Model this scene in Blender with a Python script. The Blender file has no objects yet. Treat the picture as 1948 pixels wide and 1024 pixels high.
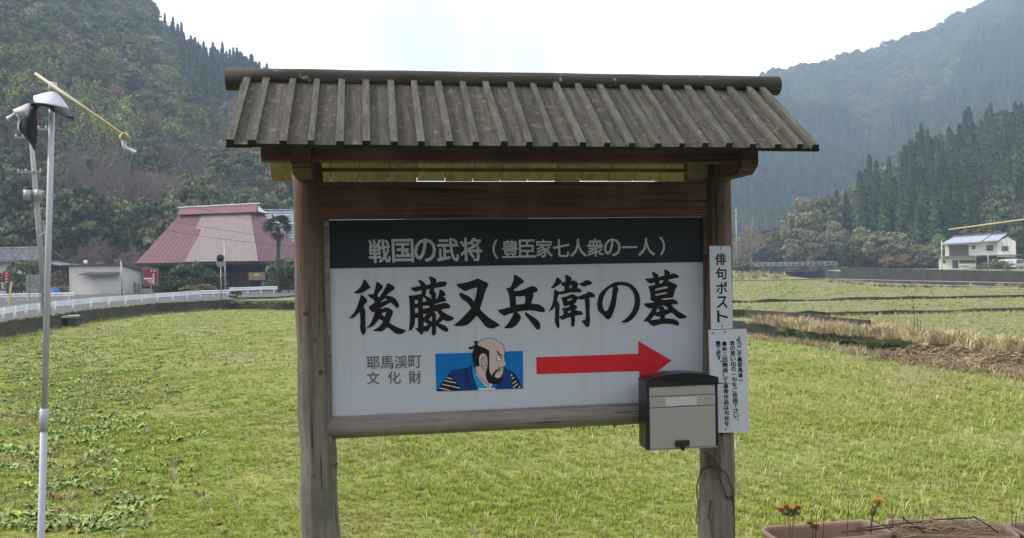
import bpy, bmesh, math, random
import numpy as np
from mathutils import Vector, Matrix
from mathutils.geometry import tessellate_polygon
random.seed(7); rng = np.random.default_rng(7)
scn = bpy.context.scene
COL = scn.collection
# ------------------------------------------------------------------ camera
F, CX, CY = 1600.0, 974.0, 512.0          # photograph: 1948 x 1024
CAMZ = 1.62
roll, pitch = math.radians(1.0), -7.0 / 1600
fw = Vector((0, math.cos(pitch), math.sin(pitch))); up0 = Vector((0, -math.sin(pitch), math.cos(pitch))); rt0 = Vector((1, 0, 0))
rt = rt0 * math.cos(roll) - up0 * math.sin(roll); up = rt0 * math.sin(roll) + up0 * math.cos(roll)
CAM = Vector((0, 0, CAMZ))
cd = bpy.data.cameras.new('camera'); cam = bpy.data.objects.new('camera', cd); COL.objects.link(cam)
cam.matrix_world = Matrix(((rt.x, up.x, -fw.x, 0), (rt.y, up.y, -fw.y, 0), (rt.z, up.z, -fw.z, CAMZ), (0, 0, 0, 1)))
cd.sensor_width = 36; cd.lens = 36 * F / 1948; cd.clip_start = 0.05; cd.clip_end = 6000
scn.camera = cam
# ------------------------------------------------------------------ sky, sun, exposure
SUN_EL, SUN_AZ = 42.0, -88.0              # azimuth measured from +Y (view direction) towards +X
w = bpy.data.worlds.new('World'); scn.world = w; w.use_nodes = True
nt = w.node_tree; nt.nodes.clear()
wo = nt.nodes.new('ShaderNodeOutputWorld'); mx = nt.nodes.new('ShaderNodeMixShader')
b1 = nt.nodes.new('ShaderNodeBackground'); b2 = nt.nodes.new('ShaderNodeBackground')
sk = nt.nodes.new('ShaderNodeTexSky'); sk.sky_type = 'NISHITA'; sk.sun_disc = False
sk.sun_elevation = math.radians(SUN_EL); sk.sun_rotation = math.radians(SUN_AZ)
b1.inputs['Strength'].default_value = 0.12
b2.inputs['Color'].default_value = (0.95, 0.96, 1.0, 1); b2.inputs['Strength'].default_value = 1.05
tc = nt.nodes.new('ShaderNodeTexCoord'); nz = nt.nodes.new('ShaderNodeTexNoise'); nz.inputs['Scale'].default_value = 2.2; nz.inputs['Detail'].default_value = 5
rp = nt.nodes.new('ShaderNodeMapRange'); rp.inputs['From Min'].default_value = .3; rp.inputs['From Max'].default_value = .6; rp.inputs['To Min'].default_value = .80; rp.inputs['To Max'].default_value = 1.0
L = nt.links.new
cm = nt.nodes.new('ShaderNodeMix'); cm.data_type = 'RGBA'; cm.inputs['A'].default_value = (.50, .515, .60, 1); cm.inputs['B'].default_value = (1.02, 1.0, 1.03, 1)
cr_ = nt.nodes.new('ShaderNodeMapRange'); cr_.inputs['From Min'].default_value = .36; cr_.inputs['From Max'].default_value = .56; n5 = nt.nodes.new('ShaderNodeTexNoise'); n5.inputs['Scale'].default_value = 3.1; n5.inputs['Detail'].default_value = 4
L(tc.outputs['Generated'], n5.inputs['Vector']); L(n5.outputs['Fac'], cr_.inputs['Value']); L(cr_.outputs[0], cm.inputs['Factor']); L(cm.outputs['Result'], b2.inputs['Color'])
L(tc.outputs['Generated'], nz.inputs['Vector']); L(nz.outputs['Fac'], rp.inputs['Value']); L(rp.outputs['Result'], mx.inputs['Fac'])
L(sk.outputs['Color'], b1.inputs['Color']); L(b1.outputs[0], mx.inputs[1]); L(b2.outputs[0], mx.inputs[2]); L(mx.outputs[0], wo.inputs['Surface'])
sd = bpy.data.lights.new('sun', 'SUN'); sd.energy = 2.0; sd.angle = math.radians(12); sd.color = (1, .95, .87)
so = bpy.data.objects.new('sun', sd); COL.objects.link(so)
el, az = math.radians(SUN_EL), math.radians(SUN_AZ)
sdir = Vector((math.sin(az) * math.cos(el), math.cos(az) * math.cos(el), math.sin(el)))
so.rotation_euler = (-sdir).to_track_quat('-Z', 'Y').to_euler(); so.location = (0, -20, 60)
scn.view_settings.view_transform = 'Standard'; scn.view_settings.look = 'None'; scn.view_settings.gamma = 1
scn.view_settings.exposure = 1.22
scn.cycles.use_denoising = True
scn.cycles.max_bounces = 6; scn.cycles.volume_bounces = 0; scn.cycles.transparent_max_bounces = 4

# ------------------------------------------------------------------ helpers
def ray(px, py): return fw + rt * ((px - CX) / F) + up * ((CY - py) / F)
def on_z(px, py, z):
    d = ray(px, py); t = (z - CAMZ) / d.z; return CAM + d * t
def on_y(px, py, y):
    d = ray(px, py); return CAM + d * (y / d.y)
def hz(px): return 505 - (px - CX) * math.tan(roll)
def xz(px, py, y): p = on_y(px, py, y); return p.x, p.z
def proj(x, y, z):
    v = Vector((x, y, z)) - CAM; q = v.dot(fw); return CX + F * v.dot(rt) / q, CY - F * v.dot(up) / q

def tag(o, label=None, cat=None, group=None, kind=None):
    if label: o['label'] = label
    if cat: o['category'] = cat
    if group: o['group'] = group
    if kind: o['kind'] = kind
    return o
def empty(name, loc=(0, 0, 0), rz=0, label=None, cat=None, group=None):
    o = bpy.data.objects.new(name, None); COL.objects.link(o); o.location = loc; o.rotation_euler = (0, 0, rz); o.empty_display_size = .2
    return tag(o, label, cat, group)

class MB:
    def __init__(s): s.v = []; s.f = []; s.m = []; s.cur = 0
    def add(s, vs, fs):
        b = len(s.v); s.v += [tuple(v) for v in vs]; s.f += [tuple(i + b for i in f) for f in fs]; s.m += [s.cur] * len(fs); return s
    def box(s, x0, x1, y0, y1, z0, z1):
        return s.add([(x0, y0, z0), (x1, y0, z0), (x1, y1, z0), (x0, y1, z0), (x0, y0, z1), (x1, y0, z1), (x1, y1, z1), (x0, y1, z1)],
                     [(0, 3, 2, 1), (4, 5, 6, 7), (0, 1, 5, 4), (1, 2, 6, 5), (2, 3, 7, 6), (3, 0, 4, 7)])
    def hexa(s, a, b):   # two quads (lists of 4), joined
        return s.add(list(a) + list(b), [(0, 3, 2, 1), (4, 5, 6, 7), (0, 1, 5, 4), (1, 2, 6, 5), (2, 3, 7, 6), (3, 0, 4, 7)])
    def quad(s, a, b, c, d): return s.add([a, b, c, d], [(0, 1, 2, 3)])
    def tube(s, pts, rad, n=8, cap=True):
        pts = [Vector(p) for p in pts]
        if not hasattr(rad, '__len__'): rad = [rad] * len(pts)
        vs = []; fs = []
        for i, p in enumerate(pts):
            t = (pts[min(i + 1, len(pts) - 1)] - pts[max(i - 1, 0)])
            if t.length < 1e-9: t = Vector((0, 0, 1))
            t.normalize()
            a = Vector((1, 0, 0)) if abs(t.x) < .8 else Vector((0, 1, 0))
            e1 = t.cross(a).normalized(); e2 = t.cross(e1)
            for k in range(n):
                th = 2 * math.pi * k / n; vs.append(p + (e1 * math.cos(th) + e2 * math.sin(th)) * rad[i])
        for i in range(len(pts) - 1):
            for k in range(n):
                a = i * n + k; b = i * n + (k + 1) % n; fs.append((a, b, b + n, a + n))
        if cap:
            fs.append(tuple(range(n))[::-1]); fs.append(tuple(range((len(pts) - 1) * n, len(pts) * n)))
        return s.add(vs, fs)
    def prism(s, poly, fn0, fn1):   # polygon in 2D, two maps to 3D
        n = len(poly); a = [fn0(*p) for p in poly]; b = [fn1(*p) for p in poly]
        tri = tessellate_polygon([[Vector((p[0], p[1], 0)) for p in poly]])
        fs = [tuple(t) for t in tri] + [tuple(i + n for i in t) for t in tri] + [(i, (i + 1) % n, (i + 1) % n + n, i + n) for i in range(n)]
        return s.add(a + b, fs)
    def blob(s, c, r, seg=8, rings=5, jit=0):
        c = Vector(c); r = r if hasattr(r, '__len__') else (r, r, r); vs = []; fs = []
        for i in range(rings + 1):
            ph = math.pi * i / rings
            for k in range(seg):
                th = 2 * math.pi * k / seg; j = 1 + random.uniform(-jit, jit)
                vs.append(c + Vector((r[0] * math.sin(ph) * math.cos(th), r[1] * math.sin(ph) * math.sin(th), r[2] * math.cos(ph))) * j if 0 < i < rings else c + Vector((0, 0, r[2] * math.cos(ph))))
        for i in range(rings):
            for k in range(seg):
                a = i * seg + k; b = i * seg + (k + 1) % seg; fs.append((a, b, b + seg, a + seg))
        return s.add(vs, fs)
    def mesh(s, name, mats, smooth=False, bevel=0, fix=True):
        me = bpy.data.meshes.new(name); me.from_pydata(s.v, [], s.f)
        mats = mats if isinstance(mats, (list, tuple)) else [mats]
        for m in mats: me.materials.append(m)
        if len(mats) > 1: me.polygons.foreach_set('material_index', s.m)
        if fix or bevel:
            bm = bmesh.new(); bm.from_mesh(me)
            if bevel:
                bmesh.ops.remove_doubles(bm, verts=bm.verts, dist=1e-6)
                bmesh.ops.bevel(bm, geom=list(bm.edges), offset=bevel, segments=2, affect='EDGES', profile=.6)
            bmesh.ops.recalc_face_normals(bm, faces=bm.faces); bm.to_mesh(me); bm.free()
        if smooth: me.polygons.foreach_set('use_smooth', [True] * len(me.polygons))
        me.update(); return me
    def build(s, name, mats, parent=None, smooth=False, bevel=0, fix=True):
        o = bpy.data.objects.new(name, s.mesh(name, mats, smooth, bevel, fix)); COL.objects.link(o)
        if parent: o.parent = parent
        return o
def copy_tree(o, parent=None):
    c = o.copy(); COL.objects.link(c); c.parent = parent
    for ch in o.children: copy_tree(ch, c)
    return c

# ------------------------------------------------------------------ materials
def mat(name, c1, c2=None, scale=5, rough=.7, bump=0, bscale=None, axis=(1, 1, 1), detail=6, lo=.35, hi=.65, c3=None, s3=1.0, t3=(.55, .7), metal=0, rnd=0, spec=.3, zmix=None, coord='Object', dist=0.02, streak=None):
    m = bpy.data.materials.new(name); m.use_nodes = True; t = m.node_tree; n = t.nodes; l = t.links.new
    b = n['Principled BSDF']; b.inputs['Roughness'].default_value = rough; b.inputs['Metallic'].default_value = metal
    b.inputs['Specular IOR Level'].default_value = spec
    if c2 is None and not rnd and not bump:
        b.inputs['Base Color'].default_value = (*c1, 1); return m
    tc = n.new('ShaderNodeTexCoord'); mp = n.new('ShaderNodeMapping'); mp.inputs['Scale'].default_value = axis
    oi = n.new('ShaderNodeObjectInfo')
    if coord == 'World':
        g = n.new('ShaderNodeNewGeometry'); l(g.outputs['Position'], mp.inputs['Vector'])
    else: l(tc.outputs[coord], mp.inputs['Vector'])
    if rnd:
        vm = n.new('ShaderNodeVectorMath'); vm.operation = 'SCALE'; cv = n.new('ShaderNodeCombineXYZ')
        for i in range(3): l(oi.outputs['Random'], cv.inputs[i])
        l(cv.outputs[0], vm.inputs[0]); vm.inputs['Scale'].default_value = 37.0; l(vm.outputs[0], mp.inputs['Location'])
    nz = n.new('ShaderNodeTexNoise'); nz.inputs['Scale'].default_value = scale; nz.inputs['Detail'].default_value = detail; nz.inputs['Roughness'].default_value = .62
    l(mp.outputs[0], nz.inputs['Vector'])
    mr = n.new('ShaderNodeMapRange'); mr.inputs['From Min'].default_value = lo; mr.inputs['From Max'].default_value = hi; l(nz.outputs['Fac'], mr.inputs['Value'])
    mix = n.new('ShaderNodeMix'); mix.data_type = 'RGBA'; mix.inputs['A'].default_value = (*c1, 1); mix.inputs['B'].default_value = (*(c2 or c1), 1)
    l(mr.outputs[0], mix.inputs['Factor']); out = mix.outputs['Result']
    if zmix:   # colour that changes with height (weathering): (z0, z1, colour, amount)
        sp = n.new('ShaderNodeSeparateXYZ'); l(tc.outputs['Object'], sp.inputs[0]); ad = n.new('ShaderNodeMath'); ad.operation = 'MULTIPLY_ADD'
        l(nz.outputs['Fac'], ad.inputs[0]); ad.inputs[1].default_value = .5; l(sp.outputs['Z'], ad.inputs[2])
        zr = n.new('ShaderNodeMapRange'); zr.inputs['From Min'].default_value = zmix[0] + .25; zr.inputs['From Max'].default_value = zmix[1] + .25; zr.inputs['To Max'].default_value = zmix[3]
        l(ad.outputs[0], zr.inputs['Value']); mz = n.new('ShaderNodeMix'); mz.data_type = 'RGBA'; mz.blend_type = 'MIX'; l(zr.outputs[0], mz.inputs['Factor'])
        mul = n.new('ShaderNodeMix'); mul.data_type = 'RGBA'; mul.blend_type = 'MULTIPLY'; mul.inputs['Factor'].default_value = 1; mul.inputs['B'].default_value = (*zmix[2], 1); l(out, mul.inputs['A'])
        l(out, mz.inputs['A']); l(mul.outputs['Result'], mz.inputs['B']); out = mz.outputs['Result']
    if c3:
        n3 = n.new('ShaderNodeTexNoise'); n3.inputs['Scale'].default_value = s3; n3.inputs['Detail'].default_value = 8; n3.inputs['Roughness'].default_value = .65
        if coord == 'World': l(g.outputs['Position'], n3.inputs['Vector'])
        elif rnd:
            v3 = n.new('ShaderNodeVectorMath'); l(tc.outputs[coord], v3.inputs[0]); l(vm.outputs[0], v3.inputs[1]); l(v3.outputs[0], n3.inputs['Vector'])
        else: l(tc.outputs[coord], n3.inputs['Vector'])
        m3 = n.new('ShaderNodeMapRange'); m3.inputs['From Min'].default_value = t3[0]; m3.inputs['From Max'].default_value = t3[1]; l(n3.outputs['Fac'], m3.inputs['Value'])
        mi = n.new('ShaderNodeMix'); mi.data_type = 'RGBA'; mi.inputs['B'].default_value = (*c3, 1); l(out, mi.inputs['A']); l(m3.outputs[0], mi.inputs['Factor']); out = mi.outputs['Result']
    if streak:   # (colour, axis, scale, lo, hi): thin cracks or run marks along one axis
        ms = n.new('ShaderNodeMapping'); ms.inputs['Scale'].default_value = streak[1]; l(tc.outputs['Object'], ms.inputs['Vector']); ns = n.new('ShaderNodeTexNoise'); ns.inputs['Scale'].default_value = streak[2]; ns.inputs['Detail'].default_value = 5
        l(ms.outputs[0], ns.inputs['Vector']); rs_ = n.new('ShaderNodeMapRange'); rs_.inputs['From Min'].default_value = streak[3]; rs_.inputs['From Max'].default_value = streak[4]; l(ns.outputs['Fac'], rs_.inputs['Value'])
        mk = n.new('ShaderNodeMix'); mk.data_type = 'RGBA'; mk.inputs['B'].default_value = (*streak[0], 1); l(out, mk.inputs['A']); l(rs_.outputs[0], mk.inputs['Factor']); out = mk.outputs['Result']
    if rnd:
        hs = n.new('ShaderNodeHueSaturation'); r1 = n.new('ShaderNodeMapRange'); r1.inputs['To Min'].default_value = 1 - rnd; r1.inputs['To Max'].default_value = 1 + rnd
        l(oi.outputs['Random'], r1.inputs['Value']); l(r1.outputs[0], hs.inputs['Value'])
        r2 = n.new('ShaderNodeMath'); r2.operation = 'MULTIPLY'; r2.inputs[1].default_value = 7.31; l(oi.outputs['Random'], r2.inputs[0]); fr = n.new('ShaderNodeMath'); fr.operation = 'FRACT'; l(r2.outputs[0], fr.inputs[0])
        r3 = n.new('ShaderNodeMapRange'); r3.inputs['To Min'].default_value = .5 - rnd * .07; r3.inputs['To Max'].default_value = .5 + rnd * .07; l(fr.outputs[0], r3.inputs['Value']); l(r3.outputs[0], hs.inputs['Hue'])
        l(out, hs.inputs['Color']); out = hs.outputs['Color']
    l(out, b.inputs['Base Color'])
    if bump:
        bp = n.new('ShaderNodeBump'); bp.inputs['Strength'].default_value = bump; bp.inputs['Distance'].default_value = dist
        if bscale:
            n2 = n.new('ShaderNodeTexNoise'); n2.inputs['Scale'].default_value = bscale; n2.inputs['Detail'].default_value = 4; l(mp.outputs[0], n2.inputs['Vector']); l(n2.outputs['Fac'], bp.inputs['Height'])
        else: l(nz.outputs['Fac'], bp.inputs['Height'])
        l(bp.outputs[0], b.inputs['Normal'])
    return m

M = {}
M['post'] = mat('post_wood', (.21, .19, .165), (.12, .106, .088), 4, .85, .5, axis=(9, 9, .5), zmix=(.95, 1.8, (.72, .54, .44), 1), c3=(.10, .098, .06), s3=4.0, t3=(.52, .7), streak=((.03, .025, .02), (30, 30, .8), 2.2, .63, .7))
M['brown'] = mat('brown_timber', (.155, .086, .058), (.075, .042, .03), 3, .8, .35, axis=(.5, 8, 14), c3=(.20, .13, .095), s3=2.6, t3=(.5, .75), streak=((.022, .014, .01), (.8, 20, 40), 2.0, .62, .7))
M['rail'] = mat('grey_log', (.27, .24, .215), (.16, .138, .12), 4, .85, .4, axis=(.5, 8, 10), c3=(.28, .255, .23), s3=4, t3=(.55, .72), streak=((.03, .025, .02), (.8, 25, 30), 2.2, .64, .7))
M['board'] = mat('roof_board', (.086, .077, .058), (.038, .036, .028), 5, .85, .6, axis=(12, 1, 1), rnd=.2, c3=(.20, .165, .12), s3=26, t3=(.56, .72), detail=9)
M['batten'] = mat('roof_batten', (.105, .101, .078), (.054, .052, .04), 6, .85, .5, axis=(9, 1.2, 1.2), rnd=.16, c3=(.17, .155, .12), s3=14, t3=(.6, .75))
M['endgrain'] = mat('wet_end_grain', (.022, .02, .016), (.035, .04, .02), 20, .9)
M['ridge'] = mat('ridge_log', (.065, .06, .045), (.035, .033, .026), 4, .85, .4, axis=(.6, 5, 5), c3=(.30, .31, .22), s3=13, t3=(.62, .66))
M['moss'] = mat('mossy_board', (.42, .30, .19), (.27, .185, .11), 5, .85, .4, axis=(6, .8, .8), rnd=.15, c3=(.15, .135, .06), s3=7, t3=(.54, .7))
M['pale'] = mat('pale_timber', (.30, .24, .12), (.2, .15, .08), 5, .8, axis=(1, 6, 6))
M['panel'] = mat('white_panel', (.51, .55, .62), (.48, .52, .585), 1.5, .35, spec=.4, c3=(.42, .44, .46), s3=22, t3=(.7, .8), streak=((.43, .455, .48), (14, 14, .6), 1.6, .55, .8))
M['band'] = mat('black_band', (.020, .025, .034), (.016, .020, .027), 2, .4)
M['grey_print'] = mat('grey_letters', (.47, .50, .55), (.40, .43, .47), 30, .5)
M['dark_print'] = mat('dark_grey_letters', (.12, .115, .135), (.15, .14, .16), 30, .5)
M['black'] = mat('black_print', (.008, .008, .01), (.012, .01, .012), 20, .4)
M['red'] = mat('red_print', (.60, .022, .032), (.55, .02, .03), 4, .4)
M['blue'] = mat('blue_print', (.0, .17, .52), (.0, .15, .47), 4, .4)
M['navy'] = mat('navy_print', (.008, .045, .22), (.008, .04, .2), 4, .4)
M['sky_print'] = mat('light_blue_print', (.02, .3, .62), (.02, .28, .58), 4, .4)
M['skin_print'] = mat('pale_pink_print', (.60, .46, .45), (.57, .44, .43), 4, .4)
M['white_print'] = mat('white_print', (.66, .68, .70), (.62, .64, .66), 4, .4)
M['plate'] = mat('white_plate', (.56, .605, .675), (.52, .56, .62), 6, .4, c3=(.5, .5, .47), s3=9, t3=(.66, .8))
M['nail'] = mat('nail_head', (.16, .15, .14), (.1, .07, .05), 40, .5, metal=.6)
M['box_black'] = mat('black_plastic', (.012, .012, .013), (.018, .018, .018), 30, .32, spec=.5)
M['box_steel'] = mat('brushed_steel', (.40, .385, .365), (.36, .348, .33), 30, .42, .05, axis=(.3, 1, 14), metal=.25)
M['signcard'] = mat('name_card', (.50, .51, .53), (.46, .47, .49), 20, .4)
M['pole'] = mat('pole_grey_white', (.50, .53, .58), (.42, .44, .48), 6, .4, axis=(1, 1, .2))
M['cream'] = mat('cream_rod', (.62, .56, .33), (.52, .46, .26), 8, .5)
M['cloth'] = mat('white_cloth', (.70, .70, .76), (.58, .58, .66), 3, .9)
M['cloth_shaded'] = mat('shaded_cloth', (.035, .035, .042), (.06, .06, .07), 5, .9)  # near-black colour stands in for shade under the lit white cloth
M['terra'] = mat('terracotta', (.33, .215, .155), (.26, .165, .12), 6, .65, .1, c3=(.36, .24, .19), s3=9, t3=(.55, .75))
M['palepot'] = mat('pale_planter', (.55, .58, .52), (.42, .45, .4), 8, .6)
M['soil'] = mat('soil', (.06, .042, .03), (.11, .08, .055), 25, .95, .8, bscale=40)
M['stem'] = mat('brown_stem', (.05, .034, .024), (.09, .065, .045), 20, .8)
M['greenstem'] = mat('green_stem', (.19, .20, .08), (.24, .2, .1), 20, .8)
M['orange'] = mat('orange_petals', (.70, .27, .012), (.58, .16, .01), 40, .7)
M['straw'] = mat('straw', (.38, .30, .185), (.25, .19, .115), 3, .85, rnd=.12)
M['asphalt'] = mat('road_asphalt', (.125, .124, .124), (.10, .10, .10), 1.2, 1.0, .2, spec=.05, bscale=60, c3=(.145, .142, .14), s3=.3)
M['concrete'] = mat('old_concrete', (.17, .165, .15), (.075, .072, .06), 1.0, .9, .5, bscale=9, c3=(.04, .042, .03), s3=.45, t3=(.42, .6), coord='World')
M['darkwall'] = mat('mossy_dark_wall', (.058, .050, .040), (.03, .028, .022), .9, .95, .8, bscale=5, c3=(.05, .058, .024), s3=.5, t3=(.5, .65), coord='World', dist=.08)
M['coping'] = mat('pale_concrete', (.33, .33, .31), (.22, .22, .2), 1.5, .9, coord='World')
M['rail_white'] = mat('guardrail_white', (.70, .74, .77), (.58, .61, .63), .8, .45, coord='World')
M['whitewall'] = mat('white_plaster', (.62, .60, .55), (.52, .50, .46), .5, .85, coord='World', c3=(.45, .43, .39), s3=.25)
M['housewhite'] = mat('house_white', (.74, .72, .62), (.68, .66, .57), .35, .8, coord='World')
M['shed_roof'] = mat('shed_roof', (.05, .05, .052), (.08, .08, .08), 2, .6)
M['redroof'] = mat('red_tin_roof', (.165, .07, .077), (.13, .055, .062), .6, .55, axis=(3, 1, .3), coord='World', c3=(.16, .09, .09), s3=.35, t3=(.5, .75))
M['pinkroof'] = mat('faded_tin_roof', (.225, .18, .18), (.19, .15, .15), .7, .55, axis=(4, 1, .25), coord='World', c3=(.205, .16, .16), s3=.3)
M['tile_grey'] = mat('grey_tile', (.24, .24, .24), (.06, .06, .065), 3, .6, coord='World')
M['tile_blue'] = mat('blue_grey_tile', (.23, .27, .32), (.15, .18, .22), 2, .45, coord='World')
M['tile_violet'] = mat('pale_violet_tile', (.34, .35, .40), (.27, .28, .33), 1, .45, coord='World')
M['darkwood'] = mat('dark_timber', (.028, .024, .022), (.05, .042, .036), 2, .8, coord='World')
M['glass'] = mat('window_glass', (.05, .06, .07), (.09, .10, .11), 1, .12, spec=.6, coord='World')
M['shutter'] = mat('brown_curtain', (.16, .12, .1), (.1, .08, .07), 3, .5, coord='World')
M['metal_grey'] = mat('galvanised', (.34, .36, .38), (.26, .27, .29), 3, .45, metal=.3, coord='World')
M['pole_conc'] = mat('concrete_pole', (.36, .36, .36), (.28, .28, .27), 2, .85, coord='World')
M['wire'] = mat('wire', (.05, .055, .06), (.08, .08, .085), 1, .6)
M['yellow'] = mat('yellow_sheath', (.58, .45, .12), (.55, .48, .26), .8, .5, coord='World')
M['signred'] = mat('sign_red', (.26, .022, .022), (.21, .02, .02), 2, .5)
M['signwhite'] = mat('sign_white', (.70, .68, .66), (.6, .58, .55), 3, .5)
M['signgrey'] = mat('sign_back_grey', (.26, .28, .28), (.2, .22, .22), 2, .6)
M['tarp'] = mat('blue_tarp', (.03, .13, .30), (.02, .09, .22), 2, .6)
M['cargrey'] = mat('van_paint', (.55, .56, .55), (.5, .5, .5), 2, .25, spec=.6)
M['rubber'] = mat('rubber', (.02, .02, .02), (.03, .03, .03), 5, .8)
M['bark'] = mat('bark', (.10, .085, .068), (.055, .046, .038), 3, .9, .4, coord='Object')
M['twig'] = mat('twig', (.20, .165, .14), (.14, .112, .095), 2, .9, rnd=.15)
M['water'] = mat('river_water', (.05, .07, .07), (.07, .09, .085), .3, .08, .3, bscale=2, spec=.6)
M['field'] = mat('field_soil_grass', (.13, .185, .028), (.21, .205, .05), .8, .95, .5, bscale=14, c3=(.21, .17, .085), s3=.35, t3=(.5, .72), coord='World')
M['field2'] = mat('terrace_soil_grass', (.125, .15, .042), (.175, .155, .08), .22, .95, .5, bscale=6, c3=(.19, .16, .09), s3=.12, t3=(.45, .7), coord='World')
M['bank'] = mat('bank_soil', (.07, .07, .03), (.12, .095, .05), .6, .95, .6, bscale=5, coord='World', c3=(.2, .13, .07), s3=.3)
M['floor'] = mat('valley_ground', (.12, .14, .05), (.2, .17, .09), .12, .95, coord='World', c3=(.11, .13, .04), s3=.05)
M['hill'] = mat('hill_ground', (.035, .045, .02), (.06, .055, .03), .1, .95, coord='World')
M['farhill'] = mat('far_wooded_hill', (.03, .045, .025), (.055, .06, .03), .06, .95, .9, coord='World', dist=8)
def leafmat(name, c1, c2, c3=None, rnd=.25, scale=.35, t3=(.55, .7)):
    m = mat(name, c1, c2, scale, .75, coord='Object', rnd=rnd, c3=c3, s3=.5, t3=t3, spec=.2); return m
M['leaf_dark'] = leafmat('leaf_dark_green', (.046, .072, .028), (.098, .122, .046), rnd=.45)
M['leaf_olive'] = leafmat('leaf_olive', (.09, .125, .04), (.16, .18, .062), rnd=.4)
M['leaf_cedar'] = leafmat('leaf_cedar', (.028, .064, .028), (.068, .112, .042), rnd=.4)
M['leaf_bamboo'] = leafmat('leaf_bamboo', (.16, .20, .055), (.23, .24, .075), rnd=.28)
M['leaf_pale'] = leafmat('leaf_pale', (.135, .145, .068), (.20, .19, .09), rnd=.22)
M['leaf_rust'] = leafmat('leaf_rust', (.17, .095, .06), (.22, .14, .085), rnd=.25)
M['leaf_shrub'] = leafmat('leaf_shrub', (.022, .05, .014), (.05, .085, .025), rnd=.25)
M['leaf_palm'] = leafmat('leaf_palm', (.035, .065, .03), (.06, .09, .04), rnd=.1)
M['weed'] = mat('weed_leaf', (.16, .25, .045), (.24, .32, .07), 3, .55, rnd=.3, spec=.4)
M['weed_y'] = mat('weed_leaf_yellow', (.30, .26, .05), (.22, .24, .045), 3, .6, rnd=.3)
M['weed_b'] = mat('weed_leaf_brown', (.15, .10, .05), (.24, .16, .08), 3, .8, rnd=.3)
M['grass'] = mat('grass_blade', (.18, .262, .026), (.30, .325, .046), .9, .7, coord='World', rnd=.24, c3=(.33, .29, .085), s3=.35, t3=(.52, .74))
M['grass_dry'] = mat('dry_blade', (.42, .37, .17), (.52, .46, .25), 1, .85, coord='World', rnd=.25)
M['reed'] = mat('dry_reed', (.27, .195, .12), (.38, .295, .19), .7, .85, coord='World', rnd=.3)

# ================================================================== SETTING: ground, terraces, river, hills
ZROAD, ZF, ZF2, ZF3, ZF4, ZV, ZB = -0.90, -1.68, -1.33, -1.19, -1.08, -0.96, -0.70
ZBASE = -4.4
def slab(name, poly, z, mats, zb=ZBASE, label=None):
    m = MB(); tri = tessellate_polygon([[Vector((x, y, 0)) for x, y in poly]]); n = len(poly)
    m.add([(x, y, z) for x, y in poly], [tuple(t) for t in tri])
    m.cur = 1; m.add([(x, y, z) for x, y in poly] + [(x, y, zb) for x, y in poly], [(i, (i + 1) % n, (i + 1) % n + n, i + n) for i in range(n)])
    return tag(m.build(name, mats), label, kind='structure')
def P(px, py, z): p = on_z(px, py, z); return (p.x, p.y)
g = MB(); g.quad((-1150, -290, ZBASE), (1150, -290, ZBASE), (1150, 1240, ZBASE), (-1150, 1240, ZBASE)); tag(g.build('ground', M['bank']), kind='structure')
# roadside embankment the sign stands on: crest strip, then a slope down to the field
m = MB(); N = 60
vs = []; fs = []
for i in range(N + 1):
    x = -45 + 90 * i / N
    for y, z in ((-60, 0.0), (0, 0.0), (4.72, 0.0), (5.3, -.18), (6.9, -1.45), (7.6, ZF - .02), (7.6, ZBASE)):
        jj = .03 * math.sin(x * 3.1) + .03 * math.sin(x * 1.3 + 1) if y > 4 else 0
        vs.append((x, y + jj, z + (.02 * math.sin(x * 5) if 5 < y < 7.5 else 0)))
for i in range(N):
    for k in range(6):
        a = i * 7 + k; fs.append((a, a + 7, a + 8, a + 1))
m.add(vs, fs); tag(m.build('roadside_verge', M['field'], smooth=True), kind='structure')
g = MB(); g.box(-44, 44, -11.5, 2.7, -.05, .006); tag(g.build('road', M['asphalt']), kind='structure')  # unseen road, added so its grey bounce neutralises the panel's green tint
# near field outline
WL = [(-220, 676), (-80, 636), (0, 615.5), (80, 603.5), (172, 591), (300, 578), (440, 571)]     # top edge of the retaining wall, at road level
wall_pts = [P(px, py, ZROAD) for px, py in WL]
E1 = [(1395, 641), (1500, 653), (1600, 667), (1700, 688), (1800, 703), (1948, 722), (2150, 760)]
e1 = [P(px, py, ZF) for px, py in E1]
field_poly = [(-45, 7.4), (45, 7.4)] + e1[::-1] + [P(560, 588, ZF)] + wall_pts[::-1] + [(-45, 30)]
slab('field', field_poly, ZF, [M['field'], M['bank']])
# ditch beyond the right edge of the field, then three terraces that each step up a little
LA, LB = Vector(P(560, 588, ZF)), Vector(e1[0])
def LE(t): return tuple(LA.lerp(LB, t))        # far edge of the near field, behind the signboard
E2 = [(1395, 624), (1500, 634), (1560, 645), (1640, 656), (1720, 662), (1800, 672), (1948, 690), (2150, 720)]
e2 = [P(px, py, ZF) for px, py in E2]
def linez(pts, z): return [P(px, py, z) for px, py in pts]
RA = [LE(.62)] + linez([(1395, 604.5), (1500, 604), (1700, 598), (1948, 592), (2150, 588)], ZF2)
RB = [LE(.3)] + linez([(1395, 577), (1500, 574), (1700, 570), (1948, 566), (2150, 563)], ZF3)
f2_near = [LE(.78)] + e2
slab('terraced_field', f2_near + RA[::-1], ZF2, [M['field2'], M['bank']])
slab('terraced_field', RA + RB[::-1], ZF3, [M['field2'], M['bank']])
f4_far = [(0, 118), (41, 114), (36.5, 84), (37, 79), (44, 73), (60, 66)]
slab('terraced_field', RB + f4_far[::-1], ZF4, [M['field2'], M['bank']])
slab('fallow_strip', [LE(0), LE(1), e2[0], (30, 62), (0, 110)], ZF - .006, [M['field2'], M['bank']])
slab('ditch_bed', e1 + e2[::-1], ZF - .32, [M['bank'], M['bank']])
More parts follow.
